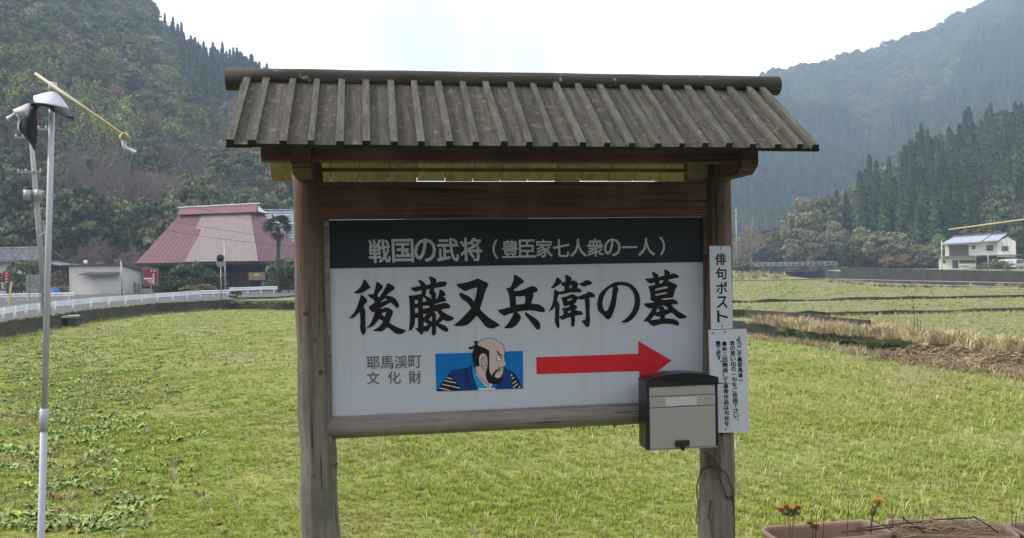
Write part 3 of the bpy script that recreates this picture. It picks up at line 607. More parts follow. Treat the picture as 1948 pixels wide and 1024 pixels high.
BR = [
 (660, [["248,172 275,180 305,215 330,255 355,285 350,305 310,322 270,350 225,375 180,383 130,382 95,372 130,350 180,310 215,265 238,220 243,190"],
  ["205,400 230,410 265,435 295,470 308,490 290,520 260,555 247,580 262,600 275,640 278,700 278,800 280,880 287,920 275,975 258,1003 238,1005 218,975 200,930 195,890 202,800 198,720 188,660 160,690 120,730 85,752 30,760 60,725 105,670 140,610 165,540 185,480 200,425"],
  ["443,203 480,220 515,245 540,275 535,300 510,335 470,380 455,415 480,440 505,410 535,360 570,300 595,255 600,228 630,230 670,250 700,275 717,300 700,325 650,360 610,395 590,415 640,420 690,435 735,470 765,510 780,550 778,585 762,602 740,595 700,555 655,520 600,545 540,580 490,608 530,608 580,590 630,600 670,625 693,650 685,690 665,740 640,800 635,820 690,855 760,890 830,915 890,932 860,965 825,990 770,992 720,975 670,935 600,885 560,930 515,952 470,950 380,940 430,915 490,870 530,820 540,800 485,765 440,820 400,865 350,890 290,903 330,860 370,800 395,730 410,690 418,655 375,662 350,635 325,590 330,575 370,550 420,510 395,470 345,445 320,420 315,395 345,392 395,395 415,340 432,270 438,220",
   "497,515 575,455 600,475 600,482", "512,683 590,660 570,725 560,730"],
  ["1230,130 1270,130 1320,155 1345,175 1338,215 1345,222 1380,205 1440,200 1485,205 1500,235 1480,270 1430,285 1330,298 1310,310 1308,350 1330,370 1340,390 1330,440 1335,460 1355,455 1375,400 1385,350 1380,320 1410,325 1450,350 1480,390 1478,410 1440,430 1470,450 1488,480 1475,500 1420,510 1320,540 1320,555 1400,535 1460,520 1510,530 1545,560 1550,590 1530,605 1470,610 1410,625 1450,665 1520,705 1575,725 1600,745 1610,760 1560,790 1510,800 1480,795 1445,775 1400,810 1380,830 1430,845 1480,870 1515,905 1522,940 1500,957 1460,950 1420,930 1380,900 1340,865 1335,920 1338,970 1320,1005 1300,1015 1280,1005 1268,970 1272,900 1265,870 1240,910 1210,950 1190,957 1150,945 1140,985 1125,1005 1100,990 1070,955 1020,905 1035,900 1060,902 1065,850 1065,745 1022,750 1018,820 1005,870 980,920 915,950 930,910 940,840 945,700 940,560 935,470 922,420 930,413 1000,410 1060,400 1105,388 1118,390 1120,350 1100,335 1060,345 1030,362 1000,345 970,325 952,295 1000,290 1050,280 1110,265 1090,235 1065,190 1065,180 1100,180 1140,200 1170,230 1180,255 1255,245 1250,200 1232,150",
   "1015,485 1060,478 1062,530 1018,540", "1020,605 1065,600 1066,668 1022,672", "1138,435 1170,455 1195,490 1175,503 1138,510", "1140,565 1200,565 1245,570 1230,595 1140,612", "1140,690 1195,688 1150,745", "1150,810 1165,805 1215,850 1180,870 1150,875", "1228,768 1265,725 1275,745 1275,800 1250,795", "1300,655 1345,648 1370,680 1395,718 1350,780 1335,795 1335,690", "1190,325 1240,315 1225,385 1255,395 1268,470 1235,440 1175,415 1185,370"]]),
 (860, [["65,245 80,238 150,228 240,210 320,185 380,158 400,160 460,190 520,215 545,240 540,270 510,320 485,390 465,470 440,540 420,610 440,640 500,700 560,750 640,800 725,855 700,870 650,895 600,908 560,905 520,890 480,850 440,800 400,750 370,715 320,770 270,825 220,858 150,870 80,872 15,862 60,830 130,770 200,700 250,645 288,600 250,545 200,500 150,465 120,430 102,395 115,368 130,368 180,390 240,415 290,455 330,503 345,460 362,390 375,320 375,292 330,300 270,320 220,343 190,346 150,325 90,285"],
  ["918,105 945,103 990,125 1040,160 1078,195 1075,215 1030,245 980,285 925,325 935,345 1000,340 1080,320 1140,290 1190,270 1240,278 1280,305 1285,335 1275,355 1210,378 1222,400 1210,450 1188,525 1200,535 1270,537 1320,555 1370,590 1395,630 1385,655 1360,662 1300,655 1240,640 1150,635 1060,642 975,660 1000,685 1030,720 1032,755 1010,800 970,850 920,890 860,905 770,903 810,865 860,800 900,730 922,680 915,672 850,690 790,717 760,705 720,675 690,640 690,625 740,620 800,605 868,585 865,500 855,420 840,360 805,310 815,300 865,298 890,260 915,200 925,150", "955,420 1020,430 1090,415 1098,460 1088,535 1020,545 960,550"],
  ["1090,660 1120,672 1190,715 1260,760 1300,800 1322,850 1325,890 1310,922 1285,925 1255,910 1220,860 1160,785 1110,725 1088,685"]]),
 (1020, [["303,140 335,148 370,180 392,205 385,215 350,245 300,280 255,305 210,305 245,270 280,215 298,170"],
  ["270,318 310,338 345,355 358,368 340,400 320,450 315,490 340,520 352,560 350,640 345,720 345,800 352,860 345,895 330,902 312,890 290,840 278,800 285,700 283,600 275,575 250,620 185,660 215,605 245,530 260,450 268,380"],
  ["430,100 470,108 510,130 538,150 525,192 560,185 600,200 635,235 620,280 618,300 660,315 682,340 675,365 620,365 540,365 470,375 410,392 360,398 345,385 350,360 415,340 425,325 425,280 395,270 370,245 392,215 440,210 438,160", "505,260 535,255 528,298 497,305"],
  ["640,235 690,215 750,182 790,185 830,205 842,230 825,245 780,260 725,280 690,275 660,255"],
  ["625,430 670,410 740,385 775,360 805,355 850,375 882,405 885,425 870,438 790,445 800,470 805,560 800,680 808,760 805,840 790,880 770,890 740,870 700,820 675,790 700,785 735,775 745,700 738,580 730,500 722,465 690,475 640,470 625,450"],
  ["375,445 400,437 470,420 530,392 570,397 625,430 640,465 610,475 605,510 565,545 600,560 620,585 610,605 580,630 620,640 670,645 702,675 695,700 640,708 580,718 582,790 578,850 560,882 540,885 525,860 522,800 520,735 470,745 430,765 400,777 370,765 345,740 350,725 400,705 410,680 408,640 385,625 388,608 440,595 500,580 500,555 450,570 430,578 405,555 395,500", "465,475 535,450 540,470 475,500", "475,650 512,635 515,665 480,675"],
  ["1130,235 1200,208 1280,203 1360,215 1430,245 1500,310 1540,380 1558,460 1558,540 1540,620 1500,700 1440,770 1370,815 1310,822 1265,812 1310,785 1370,735 1430,660 1465,580 1478,490 1470,410 1440,340 1390,290 1330,265 1260,258 1212,268 1235,320 1230,350 1215,380 1205,470 1190,560 1165,650 1130,730 1095,770 1070,773 1040,755 1010,715 985,690 950,665 922,620 912,540 925,460 950,390 990,340 1050,290", "1135,285 1150,300 1140,380 1125,470 1100,560 1070,630 1045,650 1020,635 998,580 992,520 1010,440 1050,360 1095,310"]]),
 (1200, [["498,22 530,25 570,48 587,70 585,100 630,80 660,85 700,105 728,130 715,145 650,155 565,175 565,195 620,220 670,240 700,265 690,290 668,310 655,370 635,440 560,450 490,455 455,475 530,480 620,465 670,478 700,505 715,530 700,540 610,550 640,590 700,640 780,690 845,728 820,750 770,760 720,758 680,730 630,680 610,665 560,690 515,705 512,755 560,755 650,765 700,795 725,820 725,855 700,865 660,855 600,838 530,835 460,840 400,855 350,873 320,862 280,835 255,805 180,797 210,770 260,710 300,650 325,605 280,608 240,590 205,560 195,535 240,527 320,520 355,515 320,490 287,465 298,440 290,370 280,320 262,290 275,268 330,258 368,245 355,215 290,235 265,220 235,190 207,158 260,158 340,150 330,110 312,60 350,62 390,85 415,110 412,135 500,115 505,80",
   "425,195 490,180 480,218 430,233", "365,318 440,295 510,278 557,280 550,305 490,312 420,330 368,340", "365,398 450,375 530,360 545,365 540,385 460,400 375,418", "405,598 435,640 430,650 375,665", "460,570 490,560 530,580 560,605 555,618 515,625 490,580", "355,705 400,730 440,728 440,760 290,785 330,740"]])]
for ox, polys in BR:
    printed('title_lettering', [[pt(r) for r in pl] for pl in polys], M['black'], ox, 510, 7.875, 1, panel)
printed('arrow', [[[(1020, 680), (1215, 673), (1214, 649), (1278, 686), (1217, 732), (1216, 706), (1021, 712)]]], M['red'], 0, 0, 1, 1, panel)
def art(name, mt, lay, *polys): return printed(name, [[pt(p)] for p in polys], mt, 820, 635, 8.53, lay, panel)
def ell(cx, cy, rx, ry, n=20): return ' '.join(f'{cx + rx * math.cos(6.2832 * i / n):.1f},{cy + ry * math.sin(6.2832 * i / n):.1f}' for i in range(n))
def line(w_, s):
    p = pt(s); a = []; b = []
    for i, q in enumerate(p):
        d = Vector((p[min(i + 1, len(p) - 1)][0] - p[max(i - 1, 0)][0], p[min(i + 1, len(p) - 1)][1] - p[max(i - 1, 0)][1])).normalized(); nx, ny = -d.y * w_ / 2, d.x * w_ / 2
        a.append(f'{q[0] + nx:.1f},{q[1] + ny:.1f}'); b.append(f'{q[0] - nx:.1f},{q[1] - ny:.1f}')
    return ' '.join(a + b[::-1])
HEAD = "748,170 800,125 870,92 960,80 1040,92 1110,130 1160,180 1188,240 1193,300 1182,370 1190,410 1212,500 1195,525 1160,545 1172,575 1165,640 1150,690 1100,730 1000,740 930,700 900,600 780,520 730,400 740,190"
art('picture_background', M['blue'], 1, "70,328 1490,280 1495,885 85,935")
art('picture_robe', M['navy'], 2, "95,930 140,850 220,740 300,640 360,605 460,580 570,570 640,530 700,520 720,560 760,700 900,870 1050,840 1140,800 1170,560 1220,575 1290,600 1350,650 1420,760 1490,885 1040,905 770,915 400,930")
art('picture_collar', M['sky_print'], 3, "675,530 705,530 720,620 760,700 830,790 930,885 760,885 730,820 690,700 672,600", "1000,830 1060,825 1000,870")
art('picture_collar', M['white_print'], 4, "715,570 745,620 800,720 870,800 935,850 925,875 870,830 790,740 735,660", "960,810 1000,800 970,880 930,880", "760,887 1050,877 1040,907 770,920")
art('picture_neck', M['skin_print'], 5, "720,550 780,510 890,580 900,700 930,790 945,810 940,850 870,790 790,700 745,630")
art('picture_outline', M['black'], 6, line(14, "748,170 800,125 870,92 960,80 1040,92 1110,130 1160,180 1188,240 1193,300 1182,370 1190,410 1212,500 1195,527 1160,548 1172,575 1165,640"), line(9, "705,530 722,600 790,700 870,790 938,852"), line(10, "560,570 570,680 610,800 660,915"), line(9, "300,640 360,605 460,580 570,570 640,530 700,520"), line(9, "1170,570 1220,575 1290,600 1350,650 1420,760 1490,885"), line(8, "1150,700 1125,800 1120,900"))
art('picture_face', M['skin_print'], 7, HEAD)
art('picture_hair', M['black'], 8, "700,120 755,115 750,180 800,205 880,235 940,275 948,300 945,560 955,630 985,680 1010,640 1050,590 1100,565 1140,568 1085,600 1050,640 1030,700 1080,725 1130,705 1165,645 1165,720 1140,790 1080,820 1000,815 930,790 895,720 885,640 905,570 920,480 915,400 890,345 840,318 800,340 775,400 780,470 790,515 715,535 680,440 665,360 680,280 700,235 620,258 605,220 680,205 715,180",
    "1060,280 1085,275 1105,315 1150,350 1145,364 1095,342", "300,655 350,700 420,780 490,910 95,930 190,790", "1300,630 1350,660 1490,885 1320,890 1310,800")
art('picture_ear', M['skin_print'], 9, "845,318 890,340 912,400 915,480 905,560 885,580 840,560 800,510 778,440 785,380 810,335")
art('picture_line', M['black'], 10, ell(1103, 397, 48, 53), line(9, "880,390 850,378 820,400 815,450 830,510 860,535 885,520 880,480 855,440 860,415 880,425"), line(8, "1110,520 1088,535 1100,552 1195,538"), line(8, "1140,590 1105,605 1092,635"), line(9, "800,510 840,565 885,582"))
art('picture_eye', M['white_print'], 11, ell(1103, 397, 39, 44), line(14, "255,712 350,735"), line(14, "215,760 410,800"), line(14, "180,820 300,845 470,885"), line(14, "135,882 240,905 300,925"), line(16, "1300,660 1315,690"), line(15, "1310,740 1350,705"), line(15, "1320,815 1385,765"), line(15, "1330,875 1410,810"), line(15, "1410,885 1450,850"))
art('picture_pupil', M['black'], 12, ell(1120, 391, 12, 15, 10))
# roof: boards and battens
DE = D0 - .52
EAV = [439, 480.6, 539.5, 592, 647, 697, 749.7, 801, 854.7, 904, 957.8, 1005.8, 1054.8, 1106.7, 1152, 1200, 1249, 1295, 1338.7, 1384.5, 1428.6, 1476, 1518, 1547]
RID = [474.8, 511, 560, 605, 651, 697, 744, 787, 831, 879, 920, 969.5, 1011, 1053, 1095, 1136, 1179, 1220, 1260, 1302, 1340, 1381, 1417, 1442]
ze = sl(980, 276, DE).z; zr = sl(960, 156, D0 - .01).z
xs = [.5 * (sl(e, 276, DE).x + sl(r_, 165, D0).x) for e, r_ in zip(EAV, RID)]
xe = [sl(e, 276, DE).x for e in EAV]; xr = [.35 * sl(r_, 165, D0).x + .65 * x for r_, x in zip(RID, xs)]
xl0 = sl(430, 278, DE).x; xl1 = sl(1558, 279, DE).x
def roofz(t): return ze + (zr - ze) * t            # t=0 eave, 1 ridge
def slope_piece(xa0, xa1, xb0, xb1, t0, t1, h0, h1, side=1):
    """box on the roof slope between heights h0..h1 above the slope plane"""
    y = lambda t: -side * .52 * (1 - t); nz_, ny_ = .52 / math.hypot(.52, zr - ze), -side * (zr - ze) / math.hypot(.52, zr - ze)
    q = lambda x, t, h: (x, y(t) + ny_ * h, roofz(t) + nz_ * h)
    m = MB(); m.hexa([q(xa0, t0, h0), q(xa1, t0, h0), q(xb1, t1, h0), q(xb0, t1, h0)], [q(xa0, t0, h1), q(xa1, t0, h1), q(xb1, t1, h1), q(xb0, t1, h1)])
    m.m = [0, 0, 1, 0, 0, 0]; return m
edges_e = [xl0] + xe[1:-1] + [xl1]; edges_r = [xr[0] - .03] + xr[1:-1] + [xr[-1] + .03]
for i in range(len(edges_e) - 1):
    j = random.uniform(-.006, .004)
    slope_piece(edges_e[i] + .001, edges_e[i + 1] - .001, edges_r[i] + .001, edges_r[i + 1] - .001, -.012 + j, .985, -.016, 0, 1).build('roof_board', [M['board'], M['endgrain']], sign)
for i in range(len(xe)):
    j = random.uniform(-.008, .004); wv = random.uniform(.0125, .0155)
    o = slope_piece(xe[i] - wv, xe[i] + wv, xr[i] - wv, xr[i] + wv, -.02 + j, .985, .001, .02 + random.uniform(0, .003), 1).build('batten', [M['batten'], M['endgrain']], sign)
    k = MB(); yy = -.52 * (1 - .09); p = Vector((xe[i], yy - (zr - ze) * .034, roofz(.09) + .52 * .036)); k.tube([p, p + Vector((0, -.001, .002))], [.003, .002], 6); k.build('nail', M['endgrain'], o)
nb = 16; xa, xb = sl(500, 330, D0 + .3).x - .02, sl(1400, 330, D0 + .3).x + .1
for i in range(nb):   # far slope, seen from below: mossy planks
    x0 = xl0 + .06 + (xl1 - xl0 - .12) * i / nb; x1 = xl0 + .06 + (xl1 - xl0 - .12) * (i + 1) / nb - .004
    if i: slope_piece(x0 - .014, x0 + .014, x0 - .014, x0 + .014, -.06, .985, .001, .02, -1).build('batten', [M['batten'], M['endgrain']], sign)
    slope_piece(x0, x1, x0, x1, -.078 + random.uniform(-.006, .004), .985, -.016, 0, -1).build('roof_board', [M['moss'], M['moss']], sign)
# ridge log
ra, rb2 = sl(431, 158, D0), sl(1479, 164, D0)
zc = roofz(1) + .036
m = MB(); log(m, (ra.x, .0, sl(431, 151, D0).z), (rb2.x, .0, sl(1479, 164, D0).z), .05, .047, 22, 14, .0015); m.build('ridge_log', M['ridge'], sign, smooth=True)
# purlins and bracket arms
yp = -.27; zp1 = roofz(1 - .27 / .52) - .055; pl = sl(498, 300, D0 + yp); pr = sl(1424, 300, D0 + yp)
zp0 = sl(900, 318, D0 + yp).z + .02
m = MB(); m.box(pl.x, pr.x + .03, yp - .04, yp + .04, zp0, zp1); m.build('purlin', M['brown'], sign, bevel=.004)
m = MB(); m.box(pl.x + .03, pr.x - .02, .24, .31, 2.145, 2.2); m.build('purlin', M['brown'], sign, bevel=.004)
m = MB(); m.box(pl.x + .05, pr.x - .05, .20, .236, 2.088, 2.106); m.build('purlin_strip', M['pale'], sign)
for q, sgn in ((ext(lt, lb, 2.05), 1), (ext(rtp, rb, 2.05), -1)):
    hw = .038; zt_, zb_ = zp0 + .05, zp0 - .055
    m = MB(); pr_ = [(-.36, zb_ + .035), (-.36, zt_ + .06), (.36, zt_ + .06), (.36, zb_ + .035), (.30, zb_), (-.30, zb_)]
    m.prism(pr_, lambda y, z, x=q.x: (x - hw, y, z), lambda y, z, x=q.x: (x + hw, y, z)); m.build('bracket_arm', M['brown'], sign)
    m = MB(); m.box(q.x + sgn * .0 - .03, q.x + .03, -.03, .03, 2.1, roofz(1) - .05); m.build('king_post', M['brown'], sign)
m = MB(); a = sl(1306, 312, D0 + .03); b = sl(1342, 342, D0 + .03); m.box(a.x, b.x, -.02, .02, b.z, a.z); m.build('corbel', M['pale'], sign, bevel=.004)

# ---- plates, mailbox, vine on the right post
DPL = D0 - .088
def plate(name, c, label, chars_list, bold, nails):
    x0, x1 = c[0], c[1]; ps = [sl(*q, DPL) for q in c]
    o = empty(name, SROOT, SA, label, 'sign'); m = MB(); m.prism([(p.x, p.z) for p in ps], lambda x, z: (x, DPL - D0, z), lambda x, z: (x, DPL - D0 + .006, z)); b = m.build('plate', M['plate'], o)
    lettering('lettering', chars_list, M['black'], o, DPL - .0008, bold, -.005, .02)
    for q in nails: p = sl(*q, DPL); k = MB(); k.tube([p, p + Vector((0, -.003, 0))], [.0045, .003], 8); k.build('nail', M['nail'], o)
    return o
plate('haiku_plate', [(1350, 468), (1390, 468), (1394, 625), (1353, 627)], 'narrow white plate with five large vertical characters on the right post', [(c, 1371 + .9 * i, 493.5 + 27.2 * i, 20, 22) for i, c in enumerate('俳句ポスト')], .5, [(1371, 472), (1374, 621)])
col = []
for s, x0, y0, x1, y1 in (('ようこそ裏耶馬溪へ', 1405.5, 644, 1409, 724), ('旅の思い出の一句をご投函下さい。', 1393, 653, 1401, 801), ('春秋二回開函して優秀作品は句柱を', 1378, 654, 1383, 806), ('建てます。', 1366, 653, 1368.5, 690)):
    for i, c in enumerate(s):
        t = i / (len(s) - 1); small = c == '。'
        col.append((c, x0 + (x1 - x0) * t + (3 if small else 0), y0 + (y1 - y0) * t - (2 if small else 0), 9 if not small else 9, 8.6))
plate('welcome_plate', [(1348, 628), (1420, 626), (1425, 822), (1353, 824)], 'white plate with four columns of small vertical writing behind the mailbox', col, .28, [(1357, 634), (1379, 632), (1364, 817), (1381, 817)])
# mailbox
DF, DB = D0 - .215, D0 - .09
ml, mr = sl(1230, 727, DF).x, sl(1364.5, 727, DF).x; mt_, mb_ = sl(1297, 731, DF).z, sl(1297, 853, DF).z; ztop = sl(1297, 712, DF).z
mbx = empty('mailbox', SROOT, SA, 'black and brushed steel mailbox with arched top on the right post', 'mailbox')
def arch(x0, x1, z0, z1, rise, n=12): return [(x0, z0), (x1, z0), (x1, z1)] + [(x1 + (x0 - x1) * (.5 - .5 * math.cos(math.pi * i / n)), z1 + rise * (1 - abs(math.cos(math.pi * i / n)) ** 3)) for i in range(1, n)] + [(x0, z1)]
yf, yb = DF - D0, DB - D0
m = MB(); m.prism(arch(ml, mr, mb_, mt_ + .022, .024), lambda x, z: (x, yf + .012, z), lambda x, z: (x, yb, z)); m.build('body', M['box_black'], mbx, bevel=.004, smooth=False)
m = MB(); rim = arch(ml - .002, mr + .002, mt_ - .003, mt_ + .024, .026, 18); m.prism(rim, lambda x, z: (x, yf - .006, z), lambda x, z: (x, yb - .02, z)); m.build('lid', M['box_black'], mbx, bevel=.003)
for sx in (ml, mr - .010):
    m = MB(); m.box(sx, sx + .010, yf - .004, yf + .014, mb_ + .002, mt_ - .002); m.build('side_edge', M['box_black'], mbx, bevel=.002)
z1, z2 = sl(1297, 752, DF).z, sl(1297, 773, DF).z
for za, zb_, nm in ((z1, mt_ - .008, 'upper_panel'), (z2, z1 - .003, 'label_panel'), (mb_ + .003, z2 - .003, 'door')):
    m = MB(); m.box(ml + .012, mr - .012, yf - (.001 if nm != 'label_panel' else .003), yf + .014, zb_ if zb_ < za else za, za if zb_ < za else zb_); q = m.build(nm, M['box_steel'], mbx, bevel=.0015)
    if nm == 'label_panel':
        a, b = sl(1265, 757, DF), sl(1325, 770, DF); k = MB(); k.box(a.x, b.x, yf - .0045, yf - .003, b.z, a.z); k.build('name_card', M['signcard'], q)
a = sl(1297, 843, DF); m = MB(); m.box(a.x - .035, a.x + .035, yf - .014, yf - .001, a.z - .015, a.z + .015); lat = m.build('latch', M['box_black'], mbx, bevel=.006)
m = MB(); m.tube([(a.x, yf - .012, a.z - .012), (a.x, yf - .013, a.z - .032)], [.011, .009], 10); m.build('knob', M['box_black'], lat)
m = MB(); m.box(ml, mr, yf - .002, yb, mb_ - .003, mb_ + .001); m.build('base_edge', M['box_steel'], mbx)
# vine
vine = empty('dry_vine', SROOT, SA, 'thin dry brown vine clinging to the right post below the mailbox', 'vine')
for k, s in enumerate(("1345,860 1362,880 1383,905 1393,930 1398,975 1399,1024", "1362,882 1370,912 1382,945 1385,952", "1360,884 1345,897 1334,925 1330,960 1328,1010", "1378,945 1392,946 1399,955", "1355,955 1352,985 1358,1024", "1350,868 1352,890 1368,896")):
    pts = []
    for x, y in pt(s):
        q0 = sl(x, y, D0 - .08); cxp = ext(rtp, rb, q0.z).x; dx = (q0.x - cxp) / (PR1 + .002); dx = max(-1, min(1, dx)); pts.append(Vector((cxp + dx * (PR1 + .006), -(PR1 + .004) * math.sqrt(max(0, 1 - dx * dx)) + .01, q0.z)))
    fine = []
    for i in range(len(pts) - 1):
        for j in range(4): fine.append(pts[i].lerp(pts[i + 1], j / 4) + Vector((random.gauss(0, .0025), random.gauss(0, .001), random.gauss(0, .003))))
    fine.append(pts[-1]); m = MB(); m.tube(fine, [.0044 * (1 - .5 * i / len(fine)) for i in range(len(fine))], 5); m.build('stem', M['stem'], vine)
m = MB()
for i in range(14):
    px = random.uniform(1085, 1205); p = sl(px, 813 - (px - 1085) * .045 + random.uniform(0, 5), D0 - .02); s = .005
    m.add([p + Vector((-s, 0, 0)), p + Vector((0, random.uniform(-s, s), s)), p + Vector((s, 0, 0)), p + Vector((random.uniform(-s, s), 0, -2 * s))], [(0, 1, 2, 3)])
m.tube([sl(1208, 815), sl(1196, 835), sl(1184, 862)], .0016, 4); m.tube([sl(1208, 818), sl(1205, 838), sl(1190, 852)], .0012, 4); m.tube([sl(1080, 812), sl(1150, 809), sl(1208, 806)], .0016, 4)
tag(m.build('ivy_tendril', M['greenstem']), 'thin tendril with tiny leaves hanging under the lower rail', 'vine'); bpy.data.objects['ivy_tendril'].location = SROOT; bpy.data.objects['ivy_tendril'].rotation_euler = (0, 0, SA)

# ================================================================== LEFT SIDE: wall, road furniture, buildings
def X(px, d): return (px - CX) / F * d            # rough, for far things
def W3(px, py, d): p = on_y(px, py, d); return Vector((p.x, p.y, p.z))
def strip_wall(m, pts, zt, zb, th, batter=.0, side=1):
    n = len(pts)
    def nrm(i):
        a = Vector(pts[max(i - 1, 0)]); b = Vector(pts[min(i + 1, n - 1)]); t = (b - a).normalized(); return Vector((t.y, -t.x)) * side
    for i in range(n - 1):
        q = []
        for k in (i, i + 1):
            p = Vector(pts[k]); v = nrm(k); z1 = zt[k] if hasattr(zt, '__len__') else zt
            q.append([(p.x + v.x * batter, p.y + v.y * batter, zb), (p.x, p.y, z1), (p.x - v.x * th, p.y - v.y * th, z1), (p.x - v.x * th, p.y - v.y * th, zb)])
        m.hexa(q[0], q[1])
    return m
def resample(pts, step):
    out = [tuple(pts[0])]
    for a, b in zip(pts[:-1], pts[1:]):
        a, b = Vector(a), Vector(b); k = max(1, int((b - a).length / step))
        for i in range(1, k + 1): out.append(tuple(a.lerp(b, i / k)))
    return out
wp = resample([Vector(p) for p in wall_pts], 2.5)
wp = [(x + random.gauss(0, .02), y + random.gauss(0, .02)) for x, y in wp]
m = MB(); strip_wall(m, wp, [ZROAD + .05 + random.gauss(0, .015) for _ in wp], ZF - .3, .3, .12)
rwall = tag(m.build('retaining_wall', M['darkwall']), 'dark mossy concrete retaining wall between the road and the field', 'wall')
a = P(440, 571, ZROAD); b = P(565, 577, ZROAD - .2); m = MB(); strip_wall(m, resample([Vector(a), Vector((a[0] + 3, a[1] - .5)), Vector(b)], 2), ZROAD - .12, ZF - .3, .3, .15)
tag(m.build('retaining_wall', M['darkwall']), 'low ivy-grown wall at the far edge of the field by the left post', 'wall')
a = P(447, 569, ZROAD); b = P(527, 567, ZROAD); m = MB(); strip_wall(m, [a, b, (b[0] + 1.5, b[1] + 8)], ZROAD + .12, ZF, .4)
tag(m.build('bridge_kerb', M['concrete']), 'concrete kerb under the short end guardrail by the farmhouse', 'kerb')
# culvert block jutting from the wall
c = on_z(118, 622, ZF); cul = empty('culvert', (c.x, c.y, ZF), .35, 'mossy concrete culvert outlet jutting from the retaining wall', 'culvert')
m = MB(); m.box(-.9, .9, -.5, .9, .55, .68); m.build('slab', M['coping'], cul, bevel=.02)
for x in (-.85, .35): m = MB(); m.box(x, x + .5 if x > 0 else x + .25, -.45, .9, -.1, .55); m.build('side_wall', M['darkwall'], cul, bevel=.02)
def guardrail(label, posts, zr_, top=.78, group=None, ends=False):
    pts = [Vector((*P(px, py, zr_), zr_)) for px, py in posts]; o = empty('guardrail', pts[len(pts) // 2], 0, label, 'guardrail', group); c = pts[len(pts) // 2]
    for p in pts:
        m = MB(); q = p - c; m.tube([q + Vector((0, .1, -.1)), q + Vector((0, .1, top - .02))], .07, 8); m.build('post', M['rail_white'], o, smooth=True)
    prof = [(0, top), (.05, top - .04), (.05, top - .10), (0, top - .15), (0, top - .2), (.05, top - .25), (.05, top - .31), (0, top - .35)]
    m = MB(); n = len(prof); P2 = [pts[0] + (pts[0] - pts[1]) * .3] + pts[1:-1] + [pts[-1] + (pts[-1] - pts[-2]) * .3]
    for i, p in enumerate(P2):
        q = p - c
        for y, z in prof: m.v.append((q.x, q.y - y, q.z + z))
        for y, z in prof[::-1]: m.v.append((q.x, q.y - y + .02, q.z + z))
        if i:
            for k in range(2 * n): m.f.append(((i - 1) * 2 * n + k, (i - 1) * 2 * n + (k + 1) % (2 * n), i * 2 * n + (k + 1) % (2 * n), i * 2 * n + k)); m.m.append(0)
    m.build('beam', M['rail_white'], o)
    if ends:
        for p in (P2[0], P2[-1]): q = p - c; m = MB(); m.box(q.x - .25, q.x + .25, q.y - .07, q.y - .055, top - .28, top - .08); m.build('end_mark', M['black'], o)
    return o
guardrail('white guardrail in the lower left corner, nearest on the road', [(-46, 626), (-21, 619), (4, 612.5), (26, 609), (48, 604.5), (72, 601.5)], ZROAD)
guardrail('long white guardrail running along the top of the retaining wall', [(103, 596.5), (137.5, 592.5), (172, 588.5), (206, 585.5), (238, 582.5), (269, 579.5), (298.5, 576.5), (328, 574.2), (355, 572), (381, 570), (406, 569), (432, 568)], ZROAD)
guardrail('short white guardrail on the kerb in front of the farmhouse', [(445, 562), (471, 561), (496, 560), (521, 559.5)], ZROAD)
guardrail('white guardrail with black end marks between the red sign and the farmhouse', [(329, 555.2), (356, 554.7), (382, 554.2), (408, 553.7)], ZROAD, .78, ends=True)
guardrail('white guardrail across the road in front of the grey tiled house', [(-30, 577), (12, 576), (51, 575), (92, 574.3), (130, 573.6)], ZROAD)
# shed
sh = empty('shed', (-44.5, 96, ZROAD), math.radians(-10), 'small off-white shed with dark lean roof and canopy beside the road', 'shed'); wS, lS = 6.7, 3.6
m = MB(); m.prism([(0, -.2), (0, 3.3), (lS, 2.55), (lS, -.2)], lambda y, z: (0, y, z), lambda y, z: (-wS, y, z)); m.build('wall', M['whitewall'], sh)
m = MB(); m.hexa([(.25, -.3, 3.34), (.25, lS + .3, 2.52), (-wS - .25, lS + .3, 2.52), (-wS - .25, -.3, 3.34)], [(.25, -.3, 3.46), (.25, lS + .3, 2.64), (-wS - .25, lS + .3, 2.64), (-wS - .25, -.3, 3.46)]); m.build('roof', M['shed_roof'], sh)
m = MB(); m.hexa([(-.3, -.9, 2.25), (-.3, -.02, 2.45), (-4.6, -.02, 2.45), (-4.9, -.9, 2.25)], [(-.3, -.9, 2.33), (-.3, -.02, 2.55), (-4.6, -.02, 2.55), (-4.9, -.9, 2.33)]); m.build('canopy', M['shed_roof'], sh)
m = MB()
for i in range(12): m.box(-3.9, -.35, -.05, -.006, .1 + .17 * i, .1 + .17 * i + .15)
m.build('shutter', M['whitewall'], sh)
m = MB(); m.box(-wS - .02, -wS + .06, -.05, .02, 0, 3.3); m.build('corner_trim', M['signwhite'], sh)
m = MB(); m.box(.0, .06, 2.0, 2.5, .05, 1.3); m.box(.0, .06, 2.8, 3.1, .05, 1.1); m.build('meter_box', M['signgrey'], sh)
m = MB(); m.tube([(-5.4, 1.2, 3.2), (-5.4, 1.2, 3.6)], .03, 6); m.blob((-5.4, 1.05, 3.75), (.3, .1, .25), 10, 6); m.build('roof_lamp', M['signwhite'], sh, smooth=True)
def pole_thing(name, px, ytop, ybase, d, r, label, mt='metal_grey', cat='pole', zb=None):
    t, b = W3(px, ytop, d), W3(px, ybase, d)
    if zb is not None: b.z = zb
    o = empty(name, b, 0, label, cat); m = MB(); m.tube([(0, 0, -.2), (0, 0, t.z - b.z)], [r, r * .85], 8); m.build('shaft', M[mt], o, smooth=True)
    m = MB(); m.tube([(0, 0, t.z - b.z), (0, 0, t.z - b.z + r)], [r * 1.15, r * .8], 8); m.build('cap', M[mt], o); return o, t.z - b.z
pole_thing('road_pole', 232, 497, 562, 91, .09, 'pale grey pole standing in front of the shed corner', zb=ZROAD)
